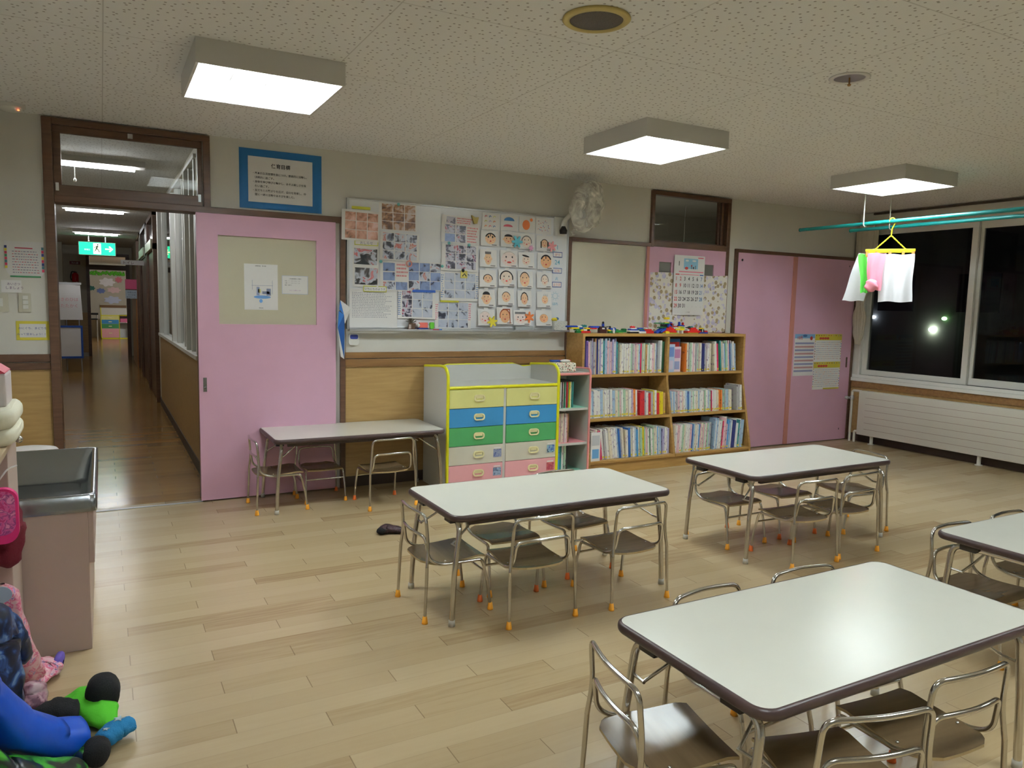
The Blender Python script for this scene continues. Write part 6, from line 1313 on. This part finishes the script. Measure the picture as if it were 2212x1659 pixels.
solo('name_tag', MB().prism([(-.318+.032*math.cos(2*PI*k/24), .475+.028*math.sin(2*PI*k/24)) for k in range(24)], 2.86, 2.863), P_('tag_pale_blue', 186, 200, 220, .4), 'round pale blue tag hanging beneath the dark red jacket', 'tag', GW)
solo('pink_trousers', cloth_tube([(-.325, 2.99, .47), (-.315, 3.02, .30), (-.29, 3.10, .12), (-.26, 3.16, .045)], [.045, .05, .055, .05], flat=.8, wr=.08, sd=12), M_pkf, 'pink floral snow trousers hanging between the jackets and cupboard', 'trousers', GW)
t = thing('pink_trouser_leg', 'pink floral trouser leg with purple cuff lying at the foot of the sink', 'trousers', (0, 0, 0), GW)
part('leg_fabric', cloth_tube([(-.285, 3.10, .03), (-.25, 3.24, .035), (-.205, 3.28, .032)], [.045, .075, .066], flat=.42, wr=.07, sd=13), M_pkf, t)
part('cuff', cloth_tube([(-.205, 3.28, .032), (-.172, 3.275, .032)], [.072, .070], flat=.42, wr=.03, sd=14, n=8), P_('purple_cuff', 92, 74, 160, .8), t)
solo('striped_glove_cuff', cloth_tube([(-.255, 2.88, .03), (-.25, 2.93, .075), (-.248, 2.95, .125)], [.04, .045, .040], flat=.9, wr=.05, fr=3, sd=15, n=14), photo_material('mauve_stripes', [(.4, rgb(96, 56, 76)), (.5, rgb(180, 130, 146)), (.6, rgb(200, 170, 176))], 30, 6), 'mauve striped knitted cuff between the navy jacket and black mittens', 'glove', GW)
solo('green_snow_boot', cloth_tube([(-.17, 2.91, .03), (-.10, 2.89, .05), (-.05, 2.80, .04), (-.02, 2.70, .028)], [.035, .06, .058, .03], flat=.62, wr=.05, sd=16), M_gr, 'bright green fleece lying between the two black mittens', 'garment', GW)
solo('black_mitten', MB().blob((-.035, 2.86, .073), (.058, .064, .07), 0, 24, 14, crumple(0, 0, 5)), M_bk, 'round black fleece mitten standing on the bright green fleece', 'mitten', GW)
solo('black_mitten', cloth_tube([(-.235, 2.80, .055), (-.17, 2.785, .07), (-.105, 2.775, .065)], [.05, .056, .046], flat=.8, wr=.05, sd=18), M_bk, 'flat black fleece mitten beside the mauve striped cuff', 'mitten', GW)
t = thing('star_mitten', 'turquoise fleece mitten with pale star shapes at the right of the pile', 'mitten', (0, 0, 0), GW)
part('mitten_body', cloth_tube([(-.045, 2.60, .035), (-.0, 2.645, .042), (.055, 2.675, .036)], [.036, .040, .031], flat=.75, wr=.05, sd=19), mat('turquoise_fleece', rgb(40, 130, 184), .95, bump=.9, bscale=240), t)
def star(cx, cy, z, r):
    o = []
    for k in range(10): rr_ = r if k % 2 == 0 else r*.45; o.append((cx+rr_*math.cos(PI*k/5), cy+rr_*math.sin(PI*k/5)))
    return MB().prism(o, z, z+.002, axis='z')
part('star_patch', star(.010, 2.65, .0735, .019), P_('star_grey', 170, 186, 190, .9), t); part('star_patch', star(-.028, 2.615, .066, .012), P_('star_grey', 170, 186, 190, .9), t)
solo('dark_pompom_glove', MB().blob((-.055, 2.515, .05), (.042, .042, .048), 0, 22, 12, crumple(0, 0, 8)), M_bk, 'dark rounded glove end in front of the turquoise mitten', 'glove', GW)
solo('glove_cuff', cloth_tube([(-.10, 2.50, .04), (-.085, 2.545, .055), (-.075, 2.575, .065)], [.03, .036, .030], flat=.8, wr=.07, sd=22, n=12), photo_material('green_navy_knit', [(.4, rgb(24, 30, 50)), (.5, rgb(50, 150, 40)), (.6, rgb(30, 50, 90))], 40, 2), 'green and navy knitted cuff next to the dark glove', 'glove', GW)
t = thing('sock', 'dark brown patterned sock lying on the floor left of the centre table', 'sock', (0, 0, 0))
part('sock_body', cloth_tube([(1.50, 4.40, .022), (1.545, 4.43, .032), (1.60, 4.40, .026), (1.65, 4.37, .018)], [.030, .042, .036, .024], flat=.62, wr=.06, sd=24), photo_material('dark_sock_knit', [(.42, rgb(36, 22, 26)), (.52, rgb(74, 50, 54)), (.6, rgb(52, 34, 40))], 40, 3), t)
part('sock_toe', cloth_tube([(1.487, 4.39, .022), (1.515, 4.41, .026)], [.026, .033], flat=.7, wr=.04, sd=25, n=8), M_bk, t)

# ================================================================ ALONG THE CORRIDOR
M_exit = emission_material('exit_green', (.02, .62, .30, 1), 1.15)
ye = 17.5
t = thing('exit_sign', 'green emergency exit sign with running figure and arrow hanging in the corridor', 'sign', (-.04, ye, 2.42))
part('housing', MB().box(-.37, ye+.002, 2.285, .29, ye+.06, 2.55), M_white, t)
part('lit_panel', MB().box(-.36, ye-.002, 2.295, .28, ye+.002, 2.54), M_exit, t)
part('lit_figure_panel', MB().box(-.11, ye-.005, 2.31, .025, ye-.002, 2.525), emission_material('exit_white', (.95, 1, .75, 1), 1.6), t)
rm = MB(); zf = ye-.007
rm.disc(-.03, 2.495, .014, .016, zf, 0, 14)
for a, b, w_ in (((-.035, 2.475), (-.055, 2.425), .014), ((-.055, 2.425), (-.02, 2.39), .009), ((-.02, 2.39), (-.005, 2.345), .008), ((-.055, 2.425), (-.075, 2.375), .009), ((-.075, 2.375), (-.10, 2.365), .007), ((-.035, 2.465), (-.075, 2.455), .006), ((-.075, 2.455), (-.09, 2.425), .006), ((-.035, 2.465), (-.005, 2.445), .006), ((-.005, 2.445), (.01, 2.465), .005)):
    d = Vector((b[0]-a[0], b[1]-a[1])); nn = Vector((-d.y, d.x)).normalized()*w_
    rm.add([(a[0]-nn.x, zf, a[1]-nn.y), (b[0]-nn.x, zf, b[1]-nn.y), (b[0]+nn.x, zf, b[1]+nn.y), (a[0]+nn.x, zf, a[1]+nn.y)], [(0, 1, 2, 3)])
part('running_figure', rm, P_('exit_figure_green', 10, 110, 66, .5), t)
part('lit_arrow', MB().prism([(.10, 2.405), (.19, 2.405), (.165, 2.37), (.185, 2.36), (.245, 2.418), (.185, 2.476), (.165, 2.466), (.19, 2.43), (.10, 2.43)], ye-.005, ye-.002), emission_material('exit_arrow', (.95, 1, .35, 1), 1.5), t)
part('lit_lettering', text_mb('非常口', .035, -.22, 2.38, ye-.003, 'CENTER'), emission_material('exit_text', (.8, 1, .8, 1), 1.0), t)
part('hanger', MB().box(-.2, ye+.02, 2.55, -.18, ye+.04, CH).box(.1, ye+.02, 2.55, .12, ye+.04, CH), M_alu, t)
text_sheet('toilet_sign', .31, 2.005, CX1-.001, 2.085, 14.5, 'white sign with dark kana sticking out from the corridor wall', 'sign', [('トイレ', .425, 2.018, .062, 'CENTER', P_('sign_maroon', 110, 50, 50))], th=.02)
for y0, y1, z0, lb in ((11.55, 13.0, 2.13, 'pale plate above the nearest dark corridor door'), (13.7, 15.2, 2.14, 'pale plate above the second dark corridor door')):
    solo('door_plate', MB().box(CX1-.075, y0, z0, CX1-.051, y1, z0+.13), P_('pale_plate', 214, 222, 196, .4), lb, 'sign plate', 'plates above the corridor doors')
solo('pink_poster', MB().box(.44, 17.36, 1.62, .67, 17.375, 1.82), P_('poster_pink', 190, 70, 110), 'pink poster above a grey one at the corridor\'s right side', 'poster', kind=None)
text_sheet('grey_poster', .44, 1.43, .67, 1.60, 17.375, 'grey poster with text lines beneath the pink one in the corridor', 'poster', [('お知らせ', .555, 1.54, .04, 'CENTER', None), ('ろうかは', .555, 1.49, .035, 'CENTER', None), ('歩きましょう', .555, 1.445, .033, 'CENTER', None)], paper=P_('poster_grey', 160, 172, 184))
solo('notice_post', MB().box(.655, 17.376, 0, .675, 17.396, 1.84).box(.44, 17.376, 1.60, .655, 17.386, 1.62), M_trimd, 'dark post carrying the pink and grey posters', 'post')
t = thing('easel', 'white flip chart above a blue framed board on an easel in the corridor', 'easel', (-.55, 16.7, 0))
part('flip_chart', MB().surf(lambda u, v: (-.76+.41*u+.03*(1-v)*u, 16.6-.02*math.sin(3*u), 1.0+.69*v), 8, 6), M_paper, t)
part('clamp_bar', MB().box(-.78, 16.58, 1.67, -.33, 16.61, 1.71), M_alu, t)
part('writing', text_mb('ゆきのひは', .075, -.57, 1.36, 16.56, 'CENTER', 0, text_mb('あたたかく', .075, -.57, 1.24, 16.56, 'CENTER')), P_('faint_red_pen', 226, 160, 170), t)
part('board_frame', MB().box(-.79, 16.6, .26, -.33, 16.63, .30).box(-.79, 16.6, .85, -.33, 16.63, .89).box(-.79, 16.6, .30, -.76, 16.63, .85).box(-.365, 16.6, .30, -.33, 16.63, .85), P_('easel_blue', 30, 80, 170), t)
part('board', MB().box(-.76, 16.61, .30, -.365, 16.62, .85), M_paper, t)
for a, b in (((-.75, 16.66, 1.72), (-.78, 16.62, 0)), ((-.40, 16.66, 1.72), (-.36, 16.62, 0)), ((-.58, 16.66, 1.72), (-.62, 16.95, 0))): part('leg', MB().tube([a, b], .014, seg=8), M_alu, t)
t = thing('fire_extinguisher', 'red fire extinguisher mounted on the corridor end wall', 'fire extinguisher', (-.54, CY1-.1, 1.79))
part('cylinder', MB().lathe([(0, 0), (.065, 0), (.07, .02), (.07, .17), (.045, .205), (.02, .22), (0, .22)], (-.53, CY1-.09, 1.79), 0, 20), P_('extinguisher_red', 200, 30, 40, .3), t)
part('hose', MB().tube(fillet([(-.53, CY1-.09, 2.02), (-.60, CY1-.09, 2.04), (-.63, CY1-.09, 1.90), (-.61, CY1-.09, 1.82)], .05), .012, seg=8), M_black, t)
part('handle', MB().box(-.56, CY1-.1, 2.01, -.49, CY1-.08, 2.03).box(-.535, CY1-.1, 2.0, -.525, CY1-.08, 2.05), M_black, t)
part('bracket', MB().box(-.58, CY1-.02, 1.80, -.48, CY1-.001, 1.84), M_alu, t)
text_sheet('extinguisher_sign', -.64, 2.205, -.42, 2.285, CY1-.002, 'dark red sign above the fire extinguisher', 'sign', [('消火器', -.53, 2.225, .05, 'CENTER', M_paper)], paper=P_('sign_dark_red', 120, 24, 40))
# room beyond
yc0 = 29.6
t = thing('far_cabinet', 'pastel drawer cabinet at the far end of the corridor\'s room', 'cabinet', (.3, yc0, 0))
part('body', MB().box(-.03, yc0, 0, .53, yc0+.4, 1.07).box(.53, yc0, 0, .86, yc0+.4, .03).box(.53, yc0, .84, .86, yc0+.4, 1.07).box(.83, yc0, .03, .86, yc0+.4, .84).box(.53, yc0+.38, .03, .83, yc0+.4, .84).box(.53, yc0, .55, .83, yc0+.38, .57), M_cab, t)
part('edging', MB().box(-.04, yc0-.012, 0, -.015, yc0, 1.08).box(.52, yc0-.012, 0, .54, yc0, .82).box(-.04, yc0-.012, .80, .86, yc0, .825).box(-.04, yc0-.012, 0, .86, yc0, .03), M_yellow, t)
for nm, z0, z1, c_ in (('yellow_drawer', .66, .80, DC[0]), ('blue_drawer', .52, .66, DC[1]), ('green_drawer', .36, .51, DC[2]), ('pink_drawer', .04, .35, DC[4])):
    dw = part('drawer', MB().box(-.01, yc0-.01, z0, .515, yc0, z1), P_(c_[0], *c_[1]), t); part('handle', MB().box(.2, yc0-.02, (z0+z1)/2-.015, .3, yc0-.01, (z0+z1)/2+.015), M_hand, dw)
solo('pink_box', MB().box(.56, yc0+.02, .5705, .81, yc0+.3, .70), P_('box_pink', 220, 110, 150), 'pink box in the open part of the far cabinet', 'box', bevel=.01)
solo('far_blinds', MB().box(-.05, 31.06, 1.06, .80, 31.098, 1.15), M_trimw, 'brown board behind the far cabinet', 'board')
gl = MB(); q = random.Random(11)
for k in range(70): x = -.42+1.2*k/70; gl.blob((x, 31.07, 2.30+q.uniform(-.05, .05)), (.03, .02, .045), 0, 6, 4)
tag(solo('green_garland', gl, P_('garland_green', 96, 190, 50, .8), 'green garland along the top of the far room wall', 'garland'), kind='stuff')
for x, z, w_, h_, c_, lb in ((.2, 1.98, .28, .17, (240, 236, 236), 'large cloud cutout with pink marks on the far wall'), (.58, 2.08, .13, .12, (210, 110, 120), 'dark pink round cutout on the far wall'), (.0, 1.66, .15, .10, (110, 130, 190), 'blue and white cutout at the left of the far wall'),
                             (.42, 1.70, .24, .12, (232, 200, 200), 'pale red cloud cutout in the middle of the far wall'), (.36, 1.34, .30, .15, (206, 214, 236), 'pale blue cloud cutout above the far cabinet'), (-.3, 1.75, .13, .09, (40, 110, 96), 'dark green small board on the far wall')):
    pts = [(x+w_*(.86+.14*math.cos(7*a))*math.cos(a), z+h_*(.86+.14*math.cos(7*a))*math.sin(a)) for a in [2*PI*k/42 for k in range(42)]]
    solo('wall_cutout', MB().prism(pts, 31.085, 31.098), P_('cutout_%d' % int(c_[0]*7+c_[1]), *c_), lb, 'wall decoration', 'cutouts on the far wall')
t = thing('stacked_stools', 'dark stools stacked at the left of the far room', 'stool', (-.3, 28, 0))
part('seat', MB().box(-.5, 27.8, .86, -.1, 28.2, .92).box(-.48, 27.8, .70, -.12, 28.2, .74), M_black, t)
for x in (-.46, -.14):
    for y in (27.84, 28.16): part('leg', MB().tube([(x, y, 0), (x, y, .86)], .02, seg=6), M_alu, t)
